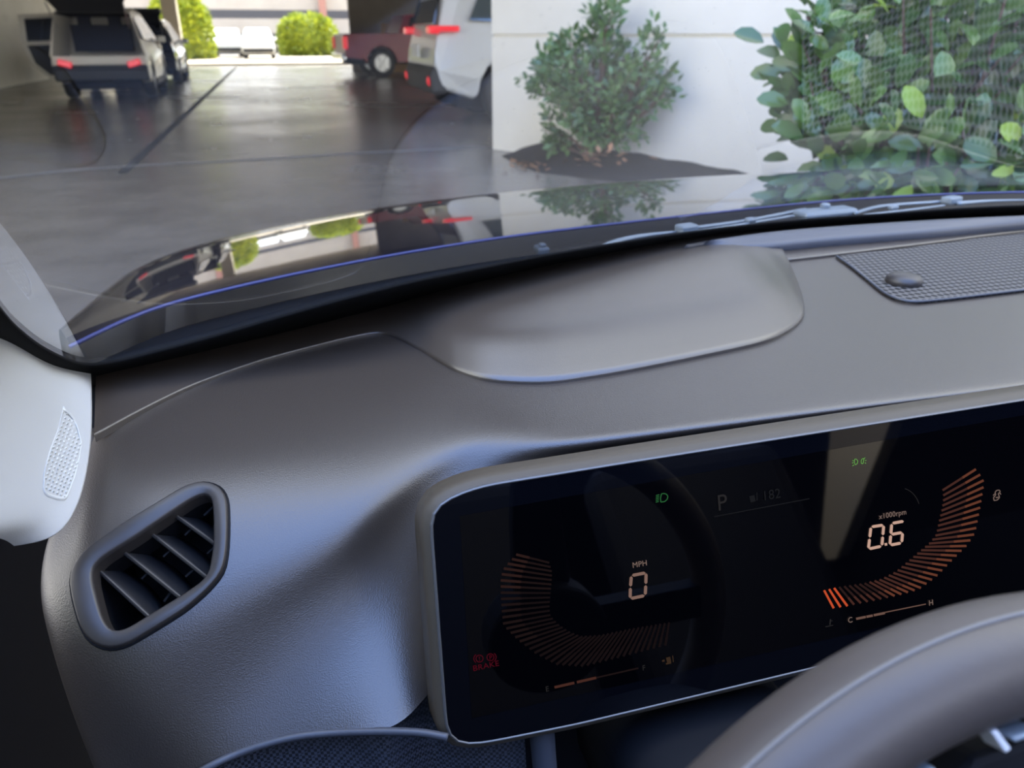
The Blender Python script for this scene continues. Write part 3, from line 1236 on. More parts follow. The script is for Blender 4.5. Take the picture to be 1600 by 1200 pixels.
# ------------------------------------------------------------------ dashboard
dash = thing('dashboard', 'dark grey moulded dashboard below the windscreen', 'dashboard', (.3, .6, .80))


def Z(*a):
    return [onz(x, y, z) for x, y, z in a]


def W(*a):
    return [np.array(p, float) for p in a]


c0 = Z((150, 580, .985), (142, 640, .985), (108, 710, .983), (72, 770, .975), (42, 830, .965), (33, 900, .95), (45, 960, .932), (80, 1080, .888), (130, 1205, .85))
cm = [p + np.array([.010, .010, -.04]) for p in c0]
cm2 = [p + np.array([.024, .015, -.10]) for p in c0]
c1 = Z((215, 565, .987), (215, 640, .988), (205, 715, .987), (190, 780, .980), (170, 870, .962), (150, 980, .938), (165, 1050, .915), (190, 1130, .885), (225, 1225, .84))
c2 = Z((330, 538, .988), (330, 610, .989), (325, 690, .988), (315, 755, .983), (305, 850, .963), (300, 950, .938), (300, 1010, .918), (320, 1110, .88), (330, 1200, .852))
c3 = Z((450, 505, .988), (455, 580, .989), (460, 650, .988), (465, 720, .984), (465, 800, .968), (455, 890, .945), (445, 950, .922), (440, 1060, .885), (440, 1157, .858))
c4 = Z((560, 475, .988), (570, 550, .989), (590, 620, .988), (590, 690, .984), (575, 770, .971), (560, 835, .953), (545, 890, .932), (530, 1010, .895), (525, 1145, .861))
c5 = Z((650, 452, .988), (680, 560, .989), (690, 610, .988), (690, 650, .985), (665, 710, .977), (640, 765, .962), (620, 830, .938), (618, 960, .9), (636, 1148, .867))
c6 = Z((740, 432, .988), (760, 580, .989), (775, 625, .988), (775, 650, .986), (755, 685, .980), (730, 712, .968)) + W((.072, .440, .93), (.068, .415, .9), (.066, .392, .868))
c7 = Z((870, 405, .988), (870, 590, .989), (865, 640, .988), (862, 665, .987), (858, 685, .984), (848, 708, .979)) + W((.17, .475, .94), (.17, .45, .9), (.17, .43, .86))
c8 = Z((1050, 374, .988), (1040, 540, .988), (1030, 590, .988), (1020, 625, .988), (1010, 658, .987), (998, 694, .985)) + W((.30, .50, .94), (.30, .46, .9), (.30, .44, .86))
c9 = Z((1300, 348, .988), (1300, 480, .988), (1295, 540, .988), (1285, 580, .988), (1275, 620, .988), (1260, 660, .986)) + W((.50, .50, .94), (.50, .46, .9), (.50, .44, .86))
c10 = Z((1650, 326, .988), (1650, 470, .988), (1650, 520, .988), (1640, 550, .988), (1630, 582, .988), (1618, 616, .986)) + W((.85, .50, .94), (.85, .46, .9), (.85, .44, .86))
c11 = [p + np.array([.45, 0, 0]) for p in c10]
NET = np.array([cm2, cm, c0, c1, c2, c3, c4, c5, c6, c7, c8, c9, c10, c11]).swapaxes(0, 1)
NR, NC = 130, 190
PAD = bspline2(NET, NR, NC)

VO = [(317, 754), (345, 762), (356, 782), (357, 820), (356, 860), (350, 895), (325, 925), (290, 955), (250, 980), (200, 1010), (170, 1016), (140, 1002), (127, 977), (118, 945), (111, 910), (115, 890), (137, 860), (200, 817), (250, 787), (290, 762)]
VI = [(320, 772), (330, 776), (333, 790), (334, 820), (334, 852), (327, 895), (315, 910), (283, 931), (250, 951), (200, 982), (182, 987), (170, 982), (160, 965), (152, 935), (145, 905), (146, 887), (160, 872), (212, 840), (250, 814), (300, 780)]
VCUT = [(a[0] * .55 + b_[0] * .45, a[1] * .55 + b_[1] * .45) for a, b_ in zip(VO, VI)]
bm = bmesh.new()
vv = [[bm.verts.new(V(p)) for p in rw] for rw in PAD]
ventpts = []
for i in range(NR - 1):
    for j in range(NC - 1):
        c = (PAD[i, j] + PAD[i + 1, j + 1] + PAD[i + 1, j] + PAD[i, j + 1]) / 4
        x, y = proj(c)
        if 100 < x < 370 and 740 < y < 1030:
            if inside(VO, x, y):
                ventpts.append(c)
            if inside(VCUT, x, y):
                continue
        bm.faces.new((vv[i][j], vv[i][j + 1], vv[i + 1][j + 1], vv[i + 1][j]))
loose = [v for v in bm.verts if not v.link_faces]
bmesh.ops.delete(bm, geom=loose, context='VERTS')
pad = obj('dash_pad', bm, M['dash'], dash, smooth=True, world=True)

# upper (windscreen side) panel with the raised display hump; its near edge is the seam
SEAM = [(147, 679), (225, 637), (300, 601), (380, 571), (450, 550), (560, 523), (605, 520), (650, 540), (690, 564), (720, 579), (770, 592), (850, 595), (925, 586), (1000, 573), (1100, 553), (1190, 533), (1228, 517), (1250, 500), (1257, 484), (1252, 455), (1240, 425), (1226, 407), (1240, 404), (1310, 396), (1450, 379), (1620, 358), (1900, 334)]
FAR = [(150, 579), (200, 569), (260, 555), (350, 532), (420, 512), (520, 486), (580, 470), (620, 460), (660, 450), (700, 441), (750, 430), (840, 411), (890, 401), (950, 391), (1020, 378), (1090, 368), (1120, 364), (1140, 361), (1160, 358), (1180, 356), (1200, 354), (1215, 352), (1235, 350), (1300, 345), (1450, 335), (1620, 325), (1900, 318)]
HUMP = [0, 0, 0, 0, 0, .0005, .001, .004, .010, .014, .017, .018, .018, .018, .018, .018, .016, .012, .009, .005, .003, .001, 0, 0, 0, 0, 0]
ns = 170
seam = cat1(np.array([onz(x, y, .9915) for x, y in SEAM]), ns)
far = cat1(np.array([onz(x, y, .9955 + .475 * h_) - [0, 0, .475 * h_] for (x, y), h_ in zip(FAR, HUMP)]), ns)
hump = np.clip(cat1(np.array(HUMP)[:, None], ns)[:, 0], 0, 1)
bm = bmesh.new()
rows = []


def sst(t):
    t = min(max(t, 0), 1)
    return t * t * (3 - 2 * t)


for t_ in [-2, -1, 0, .02, .05, .09, .13, .17, .2, .23, .26, .29, .32, .36, .39, .42, .46, .5, .6, .7, .8, .9, 1.0, 1.05]:
    rw = []
    for k in range(ns):
        tt = max(t_, 0)
        p = seam[k] * (1 - tt) + far[k] * tt
        p = p.copy()
        uu = min(tt / .25, 1)
        ff = uu / .75 if uu < .5 else (1 - (1 - uu) ** 2 / .75)
        p[2] += hump[k] * 1.25 * ff * (1 - .62 * sst((tt - .32) / .68))
        if t_ == -1:
            p[2] -= .0016
        if t_ == -2:
            p[2] -= .006
        if t_ == 0:
            p[2] -= .0003
        rw.append(p)
    rows.append(rw)
grid(bm, rows)
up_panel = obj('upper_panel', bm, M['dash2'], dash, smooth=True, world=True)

# groove shadow strip under the seam
# defroster strip
DT = [(1072, 383), (1120, 374), (1200, 363), (1300, 354), (1450, 344), (1620, 336), (1900, 326)]
DB = [(1074, 386), (1110, 389), (1180, 388), (1290, 377), (1450, 364), (1620, 350), (1900, 336)]
dt = cat1(np.array([onz(x, y, 1.0115) for x, y in DT]), 50)
db = cat1(np.array([onz(x, y, 1.0005) for x, y in DB]), 50)
bm = bmesh.new()
grid(bm, [db + [0, .004, -.010], db, db * .7 + dt * .3 + [0, 0, .0015], db * .3 + dt * .7 + [0, 0, .0015], dt, dt + [0, .01, -.012]])
obj('defroster_strip', bm, M['lip'], dash, smooth=True, world=True)['label'] = 'pale strip in front of the defroster slot'
bm = bmesh.new()
sl = np.array([onz(x, y, .9975) for x, y in [(1175, 391), (1240, 384), (1290, 379), (1450, 366), (1620, 352), (1900, 338)]])
tube(bm, cat1(sl, 30), .0016, 6)
obj('defroster_slot', bm, M['black'], dash, world=True)

# speaker grille with sensor dome
SG = [(1307, 400), (1330, 416), (1355, 436), (1380, 456), (1400, 466), (1425, 471), (1460, 469), (1540, 460), (1640, 448), (1880, 424), (1880, 338), (1640, 360), (1540, 371), (1420, 387)]
zg = .9905
sgp = resample_loop([tuple(onz(x, y, zg)) for x, y in SG], 140)
bm = bmesh.new()
f = bm.faces.new([bm.verts.new(V(p)) for p in sgp])
lo = [bm.verts.new(V(p - [0, 0, .006])) for p in sgp]
tv = list(f.verts)
for i in range(len(tv)):
    k = (i + 1) % len(tv)
    bm.faces.new((tv[i], lo[i], lo[k], tv[k]))
spk = obj('speaker_grille', bm, M['speaker'], dash, world=True)
bm = bmesh.new()
tube(bm, cat1(np.array([onz(x, y, zg + .0002) for x, y in SG[:9]]), 60), .0014, 6)
obj('grille_edge', bm, M['lip'], spk, smooth=True, world=True)
bm = bmesh.new()
q = onz(1412, 440, .992)
Rr = .020
prof = [(Rr * .93, -.004), (Rr, .001), (Rr * .98, .004), (Rr * .82, .0075), (Rr * .5, .0095), (Rr * .1, .0102)]
rings(bm, [[q + np.array([a * math.cos(2 * math.pi * k / 32), a * math.sin(2 * math.pi * k / 32), h]) for k in range(32)] for a, h in prof], cap_last=True)
obj('light_sensor', bm, M['vent'], dash, smooth=True, world=True)['label'] = 'smooth domed sensor cap'

# dashboard lower left: piping lip, woven lower panel, trim beside the column
LIP = [(240, 1250), (320, 1202), (370, 1178), (420, 1161), (470, 1150), (520, 1145), (570, 1143), (620, 1143), (660, 1145), (700, 1152)]
lipz = [.835, .852, .855, .858, .86, .861, .863, .865, .866, .866]
lp = cat1(np.array([onz(x, y, z) for (x, y), z in zip(LIP, lipz)]), 60)
bm = bmesh.new()
tube(bm, lp, .0024, 8)
obj('lip_trim', bm, M['lip'], dash, smooth=True, world=True)
lpx = np.array([onz(x, y, z) for (x, y), z in zip(LIP + [(780, 1150), (848, 1140)], lipz + [.868, .868])])
lpx = cat1(lpx, 60)
lpx = lpx + np.array([0, .035, -.004]) * np.clip((lpx[:, :1] - .02) / .03, 0, 1)
bm = bmesh.new()
grid(bm, [lpx + [0, .010, .003], lpx + [0, .012, -.01], lpx + [0, .0, -.05], lpx + [0, -.02, -.16]])
obj('lower_panel', bm, M['weave'], dash, smooth=True, world=True)
bm = bmesh.new()
tA = np.array([onz(x, y, z) for x, y, z in ((848, 1150, .858), (850, 1166, .852), (853, 1200, .838), (858, 1260, .81))])
tB = np.array([onz(x, y, z) for x, y, z in ((900, 1138, .858), (892, 1152, .854), (888, 1178, .845), (893, 1260, .81))])
tA, tB = cat1(tA, 16) + [0, .03, -.006], cat1(tB, 16) + [0, .03, -.006]
grid(bm, [list(tA + [0, .004, -.003]), list(tA + [0, -.004, .001]), list((tA + tB) / 2 + [0, -.006, .002]), list(tB + [0, -.004, 0]), list(tB + [.003, .02, -.004])])
obj('column_side_trim', bm, M['lip'], dash, smooth=True, world=True)
# black sheet painting the shade behind display and column
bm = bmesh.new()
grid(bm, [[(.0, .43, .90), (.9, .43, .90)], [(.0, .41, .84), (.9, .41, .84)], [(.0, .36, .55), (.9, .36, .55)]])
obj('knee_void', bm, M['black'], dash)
bpy.data.objects[-1].name if False else None
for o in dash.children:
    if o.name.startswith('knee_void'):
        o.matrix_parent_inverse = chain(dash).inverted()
        o.name = 'void_shade_sheet'

# ------------------------------------------------------------------ air vent
_pq = PAD[:, 31:].reshape(-1, 3) - CAM
_pd = _pq @ FW
_pX = 800 + FPX * (_pq @ RT) / _pd
_pY = 600 - FPX * (_pq @ UP) / _pd
_ok = (_pX > 60) & (_pX < 420) & (_pY > 700) & (_pY < 1070)
_pX, _pY, _pd = _pX[_ok], _pY[_ok], _pd[_ok]


def pad_at(px, py):
    w = 1 / ((_pX - px) ** 2 + (_pY - py) ** 2 + 3) ** 2
    return CAM + ray(px, py) * ((w * _pd).sum() / w.sum())


vp = np.array([pad_at(*p) for p in VO] * 2 + [pad_at(*p) for p in VI])
v0 = vp.mean(0)
_, _, vt = np.linalg.svd(vp - v0)
vn = vt[2]
if vn @ (CAM - v0) < 0:
    vn = -vn
nloop = 72
ol = smooth_loop(resample_loop([tuple(pad_at(*p)) for p in VO], nloop), 2)
il = resample_loop([tuple(pad_at(*p)) for p in VI], nloop)
# align the starting points
sh = min(range(nloop), key=lambda s: np.sum((np.roll(il, -s, 0) - ol) ** 2))
il = smooth_loop(np.roll(il, -sh, 0), 1)
bm = bmesh.new()
cen = ol.mean(0)
prof = [(-.05, -.005), (-.03, .0022), (.02, .0040), (.10, .0046), (.5, .0034), (.85, .0022), (.97, .0010), (1.0, -.002), (1.03, -.012)]
rings(bm, [ol * (1 - a) + il * a + vn * h for a, h in prof])
vent = obj('air_vent', bm, M['vent'], dash, smooth=True, world=True)
bm = bmesh.new()
rings(bm, [il * 1.0 + vn * -.011 + (il - cen) * .02, il + vn * -.03, il * .9 + cen * .1 + vn * -.05 + np.array([0, .03, 0])], cap_last=True)
obj('vent_cavity', bm, M['black'], vent, world=True)
# thin dark gap round the frame
bm = bmesh.new()
gp = np.concatenate([ol, ol[:1]]) + vn * .0004
gp = gp + (gp - cen) * .012
tube(bm, gp, .0010, 5, cap=False)
obj('vent_gap', bm, M['black'], vent, world=True)


def vpx(x, y, h):
    return onplane(100 + x / 4, 740 + y / 4, v0 + vn * h, vn)


for (a, b_) in (((200, 585), (545, 905)), ((335, 455), (750, 790)), ((500, 335), (905, 655)), ((665, 235), (950, 440))):
    pa, pb = vpx(*a, -.006), vpx(*b_, -.006)
    bm = bmesh.new()
    rws = []
    for k in range(5):
        t_ = k / 4
        rw = []
        for s in np.linspace(0, 1, 14):
            arch_ = math.sin(math.pi * s)
            p = pa * (1 - s) + pb * s + np.array([.010 * t_, .026, -.012 - .008 * t_]) * t_ * (.55 + .45 * arch_) + vn * (.003 * arch_ * t_)
            rw.append(p)
        rws.append(rw)
    grid(bm, rws)
    s_ = obj('slat', bm, M['slat'], vent, smooth=True, world=True)
    mm = s_.modifiers.new('thick', 'SOLIDIFY')
    mm.thickness = .0016
    bm = bmesh.new()
    tube(bm, [pa, pb], .00085, 6)
    obj('slat_edge', bm, M['vent'], s_, world=True)
for (a, b_) in (((875, 262), (935, 205)), ((755, 385), (810, 335)), ((895, 500), (940, 460)), ((620, 520), (670, 475)), ((760, 645), (815, 595)), ((485, 658), (530, 615)), ((625, 800), (665, 745))):
    bm = bmesh.new()
    tube(bm, [vpx(*a, -.011), vpx(*b_, -.011)], .0008, 5)
    obj('cross_fin', bm, M['black'], vent, world=True)

# ------------------------------------------------------------------ A pillar trim
pil = thing('pillar_trim', 'white windscreen pillar trim panel at the left edge', 'trim panel', at(60, 700, .45))
PR = [(50, 330, .46), (8, 400, .44), (-12, 462, .42), (2, 498, .43), (30, 527, .47), (75, 560, .54), (140, 579, .63)]
prows = []
RIGHT = [(142, 579, .620), (144, 620, .575), (144, 680, .530), (137, 735, .500), (124, 788, .476), (98, 833, .458), (60, 848, .446), (22, 853, .438)]
MIDC = [(75, 561, .540), (100, 610, .520), (105, 670, .495), (100, 725, .474), (88, 775, .458), (70, 815, .446), (42, 832, .436), (12, 845, .428)]
MID2 = [(28, 526, .450), (55, 590, .455), (55, 660, .445), (50, 720, .437), (42, 770, .430), (30, 808, .422), (12, 828, .415), (-8, 838, .41)]
LEFT = [(-40, 440, .36), (-40, 560, .38), (-40, 650, .385), (-42, 715, .385), (-45, 765, .385), (-48, 805, .383), (-55, 825, .380), (-65, 838, .378)]
LEFT2 = [(-160, 300, .30), (-200, 540, .31), (-200, 650, .32), (-200, 715, .32), (-200, 765, .32), (-200, 805, .32), (-200, 825, .32), (-200, 838, .32)]
cols = [[at(*p) for p in c_] for c_ in (LEFT2, LEFT, MID2, MIDC, RIGHT)]
TS = bspline2(np.array(cols), 60, 60)
ed = TS[-1]
nb = np.concatenate([TS, [ed + np.array([-.003, .006, -.001]), ed + np.array([-.008, .014, -.004])]])
bm = bmesh.new()
grid(bm, nb)
pt = obj('trim_panel', bm, M['trim'], pil, smooth=True, world=True)
# the return of the trim running up to the glass
bm = bmesh.new()
top = TS[:, 0]
bot = TS[:, -1]
back = np.array([p + np.array([-.012, .035, -.03]) for p in top])
grid(bm, [top, (top + back) / 2 + [0, 0, .002], back])
obj('trim_return', bm, M['trim'], pil, smooth=True, world=True)

# tweeter grille
TG = [(99, 637), (112, 648), (122, 665), (128, 690), (125, 715), (117, 745), (104, 780), (92, 781), (72, 774), (68, 765), (69, 740), (77, 708), (92, 668)]


def on_trim(px, py, lift=0.002):
    """nearest point of the trim surface along this line of sight"""
    best = None
    Q = TS.reshape(-1, 3)
    q = Q - CAM
    d = q @ FW
    X = 800 + FPX * (q @ RT) / d
    Y = 600 - FPX * (q @ UP) / d
    w = 1 / ((X - px) ** 2 + (Y - py) ** 2 + 4) ** 2
    dd_ = (w * d).sum() / w.sum()
    return CAM + ray(px, py) * (dd_ - lift)


tgl = resample_loop(TG, 48)
tc_ = tgl.mean(0)
bm = bmesh.new()
ringsP = [np.array([on_trim(*(tc_ + (p - tc_) * a), h) for p in tgl]) for a, h in ((1.06, -.0012), (1.0, .0010), (.94, .0006), (.93, -.0012))]
rings(bm, ringsP)
tw = obj('tweeter_grille', bm, M['trimgrille'], pil, smooth=True, world=True)
bm = bmesh.new()
inner = tc_ + (tgl - tc_) * .94
f = bm.faces.new([bm.verts.new(V(on_trim(*p, -.0006))) for p in inner])
obj('grille_back', bm, mat('grille_shadow', (.34, .36, .36), .6), tw, world=True)
bm = bmesh.new()
ax = np.array([.36, -.93])
bx = np.array([.90, .42])
for i in range(-12, 13):
    for j in range(-6, 7):
        c = tc_ + ax * i * 7.0 + bx * j * 6.2
        if not inside(inner.tolist(), *c):
            continue
        cs = [c + ax * 2.6 * a + bx * 2.2 * b_ for a, b_ in ((-1, -1), (1, -1), (1, 1), (-1, 1))]
        base_ = [bm.verts.new(V(on_trim(*p, -.0004))) for p in cs]
        top_ = bm.verts.new(V(on_trim(*c, .0016)))
        for k in range(4):
            bm.faces.new((base_[k], base_[(k + 1) % 4], top_))
pg = obj('grille_studs', bm, M['trimgrille'], tw, world=True)
pg['kind'] = 'stuff'

# ------------------------------------------------------------------ instrument display
TILT = math.radians(21)
D0 = np.array([.071, .387, .999])
DN = np.array([0, -math.cos(TILT), math.sin(TILT)])
DV = np.array([0, math.sin(TILT), math.cos(TILT)])
DU = np.array([1.0, 0, 0])
disp = thing('instrument_display', 'wide black digital instrument display in a metallic housing', 'display', D0 - DV * .14)


def duv(px, py):
    p = onplane(px, py, D0, DN) - D0
    return np.array([p @ DU, p @ DV])


def dp(uv, h=0.0):
    return D0 + DU * uv[0] + DV * uv[1] + DN * h


def D(px, py, h=.0006):
    return dp(duv(px, py), h)


TLo = [duv(*p) for p in ((686, 950), (676, 815), (675, 803), (678, 795), (700, 782), (738, 767), (760, 761), (1000, 722))]
BLo = [duv(*p) for p in ((766, 1156), (740, 1160), (722, 1161), (708, 1158), (701, 1149))]
ytop = duv(1225, 679)[1]
ybot = duv(1120, 1077)[1]
UMAX = .78
outl = TLo + [np.array([UMAX - .01, ytop]), np.array([UMAX, ytop - .01]), np.array([UMAX, ybot + .01]), np.array([UMAX - .01, ybot]), duv(1120, 1077), duv(901, 1129)] + BLo
# drop the corner points evenly
dl = resample_loop([tuple(p) for p in outl], 260)
dl = smooth_loop(dl, 2)


def dring(off, h):
    q = offset_loop(dl, off)
    return [dp(p, h) for p in q]


bm = bmesh.new()
rings(bm, [dring(.0022, -.0008), dring(.0050, -.0030), dring(.0066, -.0052), dring(.0072, -.009), dring(.0080, -.024), dring(.004, -.030)], cap_last=True)
hs = obj('housing', bm, M['housing'], disp, world=True, smooth=True)
bm = bmesh.new()
rings(bm, [dring(.0002, .0004), dring(.0009, .0009), dring(.0018, .0004), dring(.0023, -.0010)])
obj('bright_edge', bm, M['silver'], disp, world=True)
bm = bmesh.new()
bm.faces.new([bm.verts.new(V(p)) for p in dring(.0006, 0)])
sc_ = obj('screen_glass', bm, M['screen'], disp, world=True)
bm = bmesh.new()
act = [duv(718, 806), duv(737, 1124)]
aa = [duv(718, 806), np.array([.74, duv(1300, 683)[1]]), np.array([.74, duv(1000, 1073)[1]]), duv(737, 1122)]
bm.faces.new([bm.verts.new(V(dp(p, .0002))) for p in aa])
obj('active_area', bm, M['active'], disp, world=True)


def quadline(bm, p, q, w, mi=0, h=.0005):
    """thick line in the screen plane between two pixels, w px wide"""
    p, q = np.array(p, float), np.array(q, float)
    d = (q - p) / np.linalg.norm(q - p)
    n_ = np.array([-d[1], d[0]]) * w / 2
    f = bm.faces.new([bm.verts.new(V(D(*x, h))) for x in (p - n_, q - n_, q + n_, p + n_)])
    f.material_index = mi


def segline(bm, p, q, w, h=.0006):
    p, q = np.array(p, float), np.array(q, float)
    d = (q - p) / np.linalg.norm(q - p)
    n_ = np.array([-d[1], d[0]]) * w / 2
    p, q = p + d * .7, q - d * .7
    f = bm.faces.new([bm.verts.new(V(D(*x, h))) for x in (p, p - n_ + d * w / 2, q - n_ - d * w / 2, q, q + n_ - d * w / 2, p + n_ + d * w / 2)])


def digit(name, corners, segs, w, m_):
    TL, TR, ML, MR, BL, BR = [np.array(c, float) for c in corners]
    bm = bmesh.new()
    S_ = {'a': (TL, TR), 'b': (TR, MR), 'c': (MR, BR), 'd': (BL, BR), 'e': (ML, BL), 'f': (TL, ML), 'g': (ML, MR)}
    for s in segs:
        segline(bm, *S_[s], w)
    return obj(name, bm, m_, disp, world=True)


digit('speed_digit', ((986, 899), (1009, 894.5), (984.5, 917), (1008.5, 913), (984, 935), (1007.5, 930)), 'abcdef', 4.8, M['e_digit2'])
digit('rpm_digit', ((1360, 823), (1380, 820), (1358, 840.5), (1378.5, 837), (1356, 857.5), (1377, 853)), 'abcdef', 4.4, M['e_digit'])
digit('rpm_digit', ((1392.5, 817.5), (1412, 814), (1391, 835), (1409.5, 831.5), (1389.5, 851.5), (1408, 848)), 'acdefg', 4.4, M['e_digit'])
bm = bmesh.new()
quadline(bm, (1381.5, 850.5), (1385.5, 850), 4)
obj('decimal_point', bm, M['e_digit'], disp, world=True)


def text(s, px, py, height, m_, name='label_text', stretch=1.0, px2=None, py2=None):
    """lettering lying in the screen plane; baseline start at (px,py), cap height in px"""
    cu = bpy.data.curves.new(name, 'FONT')
    cu.body = s
    cu.materials.append(m_)
    o = bpy.data.objects.new(name, cu)
    col.objects.link(o)
    p0 = D(px, py, .0008)
    hgt = np.linalg.norm(D(px, py - height) - D(px, py))
    cu.size = hgt / .70
    cu.extrude = .00005
    cu.space_character = 1.05
    Mx = Matrix(((DU[0], DV[0], DN[0], p0[0]), (DU[1], DV[1], DN[1], p0[1]), (DU[2], DV[2], DN[2], p0[2]), (0, 0, 0, 1)))
    bpy.context.view_layer.update()
    me = bpy.data.meshes.new_from_object(o.evaluated_get(bpy.context.evaluated_depsgraph_get()))
    bpy.data.objects.remove(o)
    bpy.data.curves.remove(cu)
    o = bpy.data.objects.new(name, me)
    if not me.materials:
        me.materials.append(m_)
    col.objects.link(o)
    o.parent = disp
    o.matrix_parent_inverse = chain(disp).inverted()
    o.matrix_basis = Mx @ Matrix.Diagonal((stretch, 1, 1, 1))
    return o


text('MPH', 987.5, 887, 8.5, M['e_text'])
text('x1000rpm', 1372.5, 811, 8.2, M['e_text'])
text('P', 1120, 798, 25, M['e_grey'], 'gear_letter')
text('182', 1190, 782, 15, M['e_grey2'], 'range_number')
text('E', 852, 1080, 8, M['e_grey'])
text('F', 1003, 1047, 8, M['e_grey'])
text('C', 1324, 973, 8.5, M['e_text'])
text('H', 1450, 946, 8.5, M['e_text'])
text('BRAKE', 738.5, 1048, 8.5, M['e_red'], 'brake_text', 1.12)
text('!', 747.5, 1032, 7, M['e_red'], 'brake_symbol')
text('P', 764, 1030.5, 7, M['e_red'], 'brake_symbol')


def poly_strip(bm, pts, w, closed=False):
    pts = list(pts) + ([pts[0]] if closed else [])
    for a, b_ in zip(pts[:-1], pts[1:]):
        quadline(bm, a, b_, w)


def circ(cx_, cy_, rx, ry, a0=0, a1=360, n=16):
    return [(cx_ + rx * math.cos(math.radians(a0 + (a1 - a0) * k / n)), cy_ - ry * math.sin(math.radians(a0 + (a1 - a0) * k / n))) for k in range(n + 1)]


bm = bmesh.new()
poly_strip(bm, circ(749, 1028.5, 5.5, 5.5), 1.3)
poly_strip(bm, circ(766, 1026.5, 5.5, 5.5), 1.3)
poly_strip(bm, circ(749, 1028.5, 9, 8, 130, 230, 6), 1.3)
poly_strip(bm, circ(766, 1026.5, 9, 8, -50, 50, 6), 1.3)
obj('brake_ring', bm, M['e_red'], disp, world=True)
# low beam symbol
bm = bmesh.new()
poly_strip(bm, [(1033, 771.5), (1037, 770.8), (1041, 772), (1043, 775.5), (1042, 780), (1038, 783.5), (1032, 784.3), (1031.5, 778), (1033, 771.5)], 1.5)
for k in range(5):
    quadline(bm, (1024.5 - k * .1, 774.2 + k * 2.6), (1029.6 - k * .2, 772.6 + k * 2.7), 1.3)
obj('low_beam_symbol', bm, M['e_green'], disp, world=True)
# position lamp symbol
bm = bmesh.new()
poly_strip(bm, [(1334.5, 717.5), (1337, 717), (1339.5, 720), (1338.5, 724.5), (1335.5, 726), (1334, 722)], 1.2, True)
poly_strip(bm, [(1349, 716), (1346, 717), (1344.5, 720), (1345, 724), (1347.5, 724.5), (1348.5, 720)], 1.2, True)
for a, b_ in (((1331, 719), (1333, 720)), ((1330.5, 723), (1333, 723)), ((1331, 728), (1333.5, 726)), ((1351, 714.5), (1349.5, 716.5)), ((1353, 719), (1350.5, 719.5)), ((1352.5, 724), (1350, 722.8))):
    quadline(bm, a, b_, 1.1)
obj('position_lamp_symbol', bm, M['e_lime'], disp, world=True)
# open door symbol
bm = bmesh.new()
poly_strip(bm, [(1554, 769), (1556.5, 766), (1560.5, 765.5), (1562, 768), (1559, 771.5), (1561, 777), (1557.5, 781), (1552.5, 782), (1551.5, 777.5), (1555, 773)], 1.3, True)
quadline(bm, (1554, 771), (1551, 774), 1.2)
quadline(bm, (1561, 769.5), (1563, 772.5), 1.2)
quadline(bm, (1555, 777.5), (1559.5, 776.5), 1.5)
obj('open_door_symbol', bm, M['e_text'], disp, world=True)
# fuel pump symbols
bm = bmesh.new()
quadline(bm, (1040, 1037), (1048, 1035), 2.5)
quadline(bm, (1041, 1031.5), (1047.5, 1030), 9)
quadline(bm, (1050.5, 1024), (1051.5, 1034), 1.4)
quadline(bm, (1034, 1032.5), (1038, 1031.5), 3)
obj('fuel_pump_symbol', bm, M['e_amber'], disp, world=True)
bm = bmesh.new()
quadline(bm, (1171, 780), (1179, 778), 10)
quadline(bm, (1182, 769), (1182, 782), 1.6)
obj('range_pump_symbol', bm, M['e_grey2'], disp, world=True)
bm = bmesh.new()
quadline(bm, (1115, 807), (1264, 779), 1.5)
obj('divider_line', bm, M['e_grey2'], disp, world=True)
bm = bmesh.new()
poly_strip(bm, circ(1405, 800, 32, 38, 20, 75, 8), 1.0)
obj('dial_arc', bm, M['e_grey'], disp, world=True)
# temperature symbol
bm = bmesh.new()
quadline(bm, (1297, 967), (1296, 976), 2)
quadline(bm, (1297, 970), (1300, 969.4), 1)
quadline(bm, (1289, 979), (1301, 976.5), 1.3)
obj('temperature_symbol', bm, M['e_grey'], disp, world=True)
# bars
bm = bmesh.new()
quadline(bm, (1337, 966.6), (1352, 963.6), 3.6)
quadline(bm, (1353, 963.4), (1363, 961.4), 3.6)
quadline(bm, (1364.5, 961), (1382, 957.4), 3.6)
obj('temperature_bar', bm, M['e_bar'], disp, world=True)
bm = bmesh.new()
quadline(bm, (1382, 956.5), (1446, 943.5), 1.6)
obj('temperature_scale', bm, M['e_bar'], disp, world=True)
bm = bmesh.new()
quadline(bm, (866, 1073.5), (897, 1066.5), 4)
quadline(bm, (901, 1065.5), (931, 1058.5), 4)
obj('fuel_bar', bm, M['e_tick2'], disp, world=True)
bm = bmesh.new()
quadline(bm, (931, 1058.5), (997, 1043.5), 2.5)
obj('fuel_scale', bm, M['e_tick4'], disp, world=True)


def gauge(name, outer, inner, n, matf, w0, w1):
    """n ticks between two curves; each is a brighter outer and a dimmer inner length"""
    O = resample_open(outer, n)
    I = resample_open(inner, n)
    byname = {}
    for k in range(n):
        a, b_ = O[k], I[k]
        md = a * .6 + b_ * .4
        mo, mi_ = matf(k)
        byname.setdefault(mo, []).append((a, md, w0))
        byname.setdefault(mi_, []).append((md, b_, w1))
    bm = bmesh.new()
    keys = list(byname)
    for i, kx in enumerate(keys):
        for p, q, w in byname[kx]:
            quadline(bm, p, q, w, i)
    return obj(name, bm, [M[k] for k in keys], disp, world=True)


def resample_open(P, n):
    P = np.asarray(P, float)
    s = np.concatenate([[0], np.cumsum(np.linalg.norm(np.diff(P, axis=0), axis=1))])
    t_ = np.linspace(0, s[-1], n)
    return np.stack([np.interp(t_, s, P[:, k]) for k in range(2)], 1)


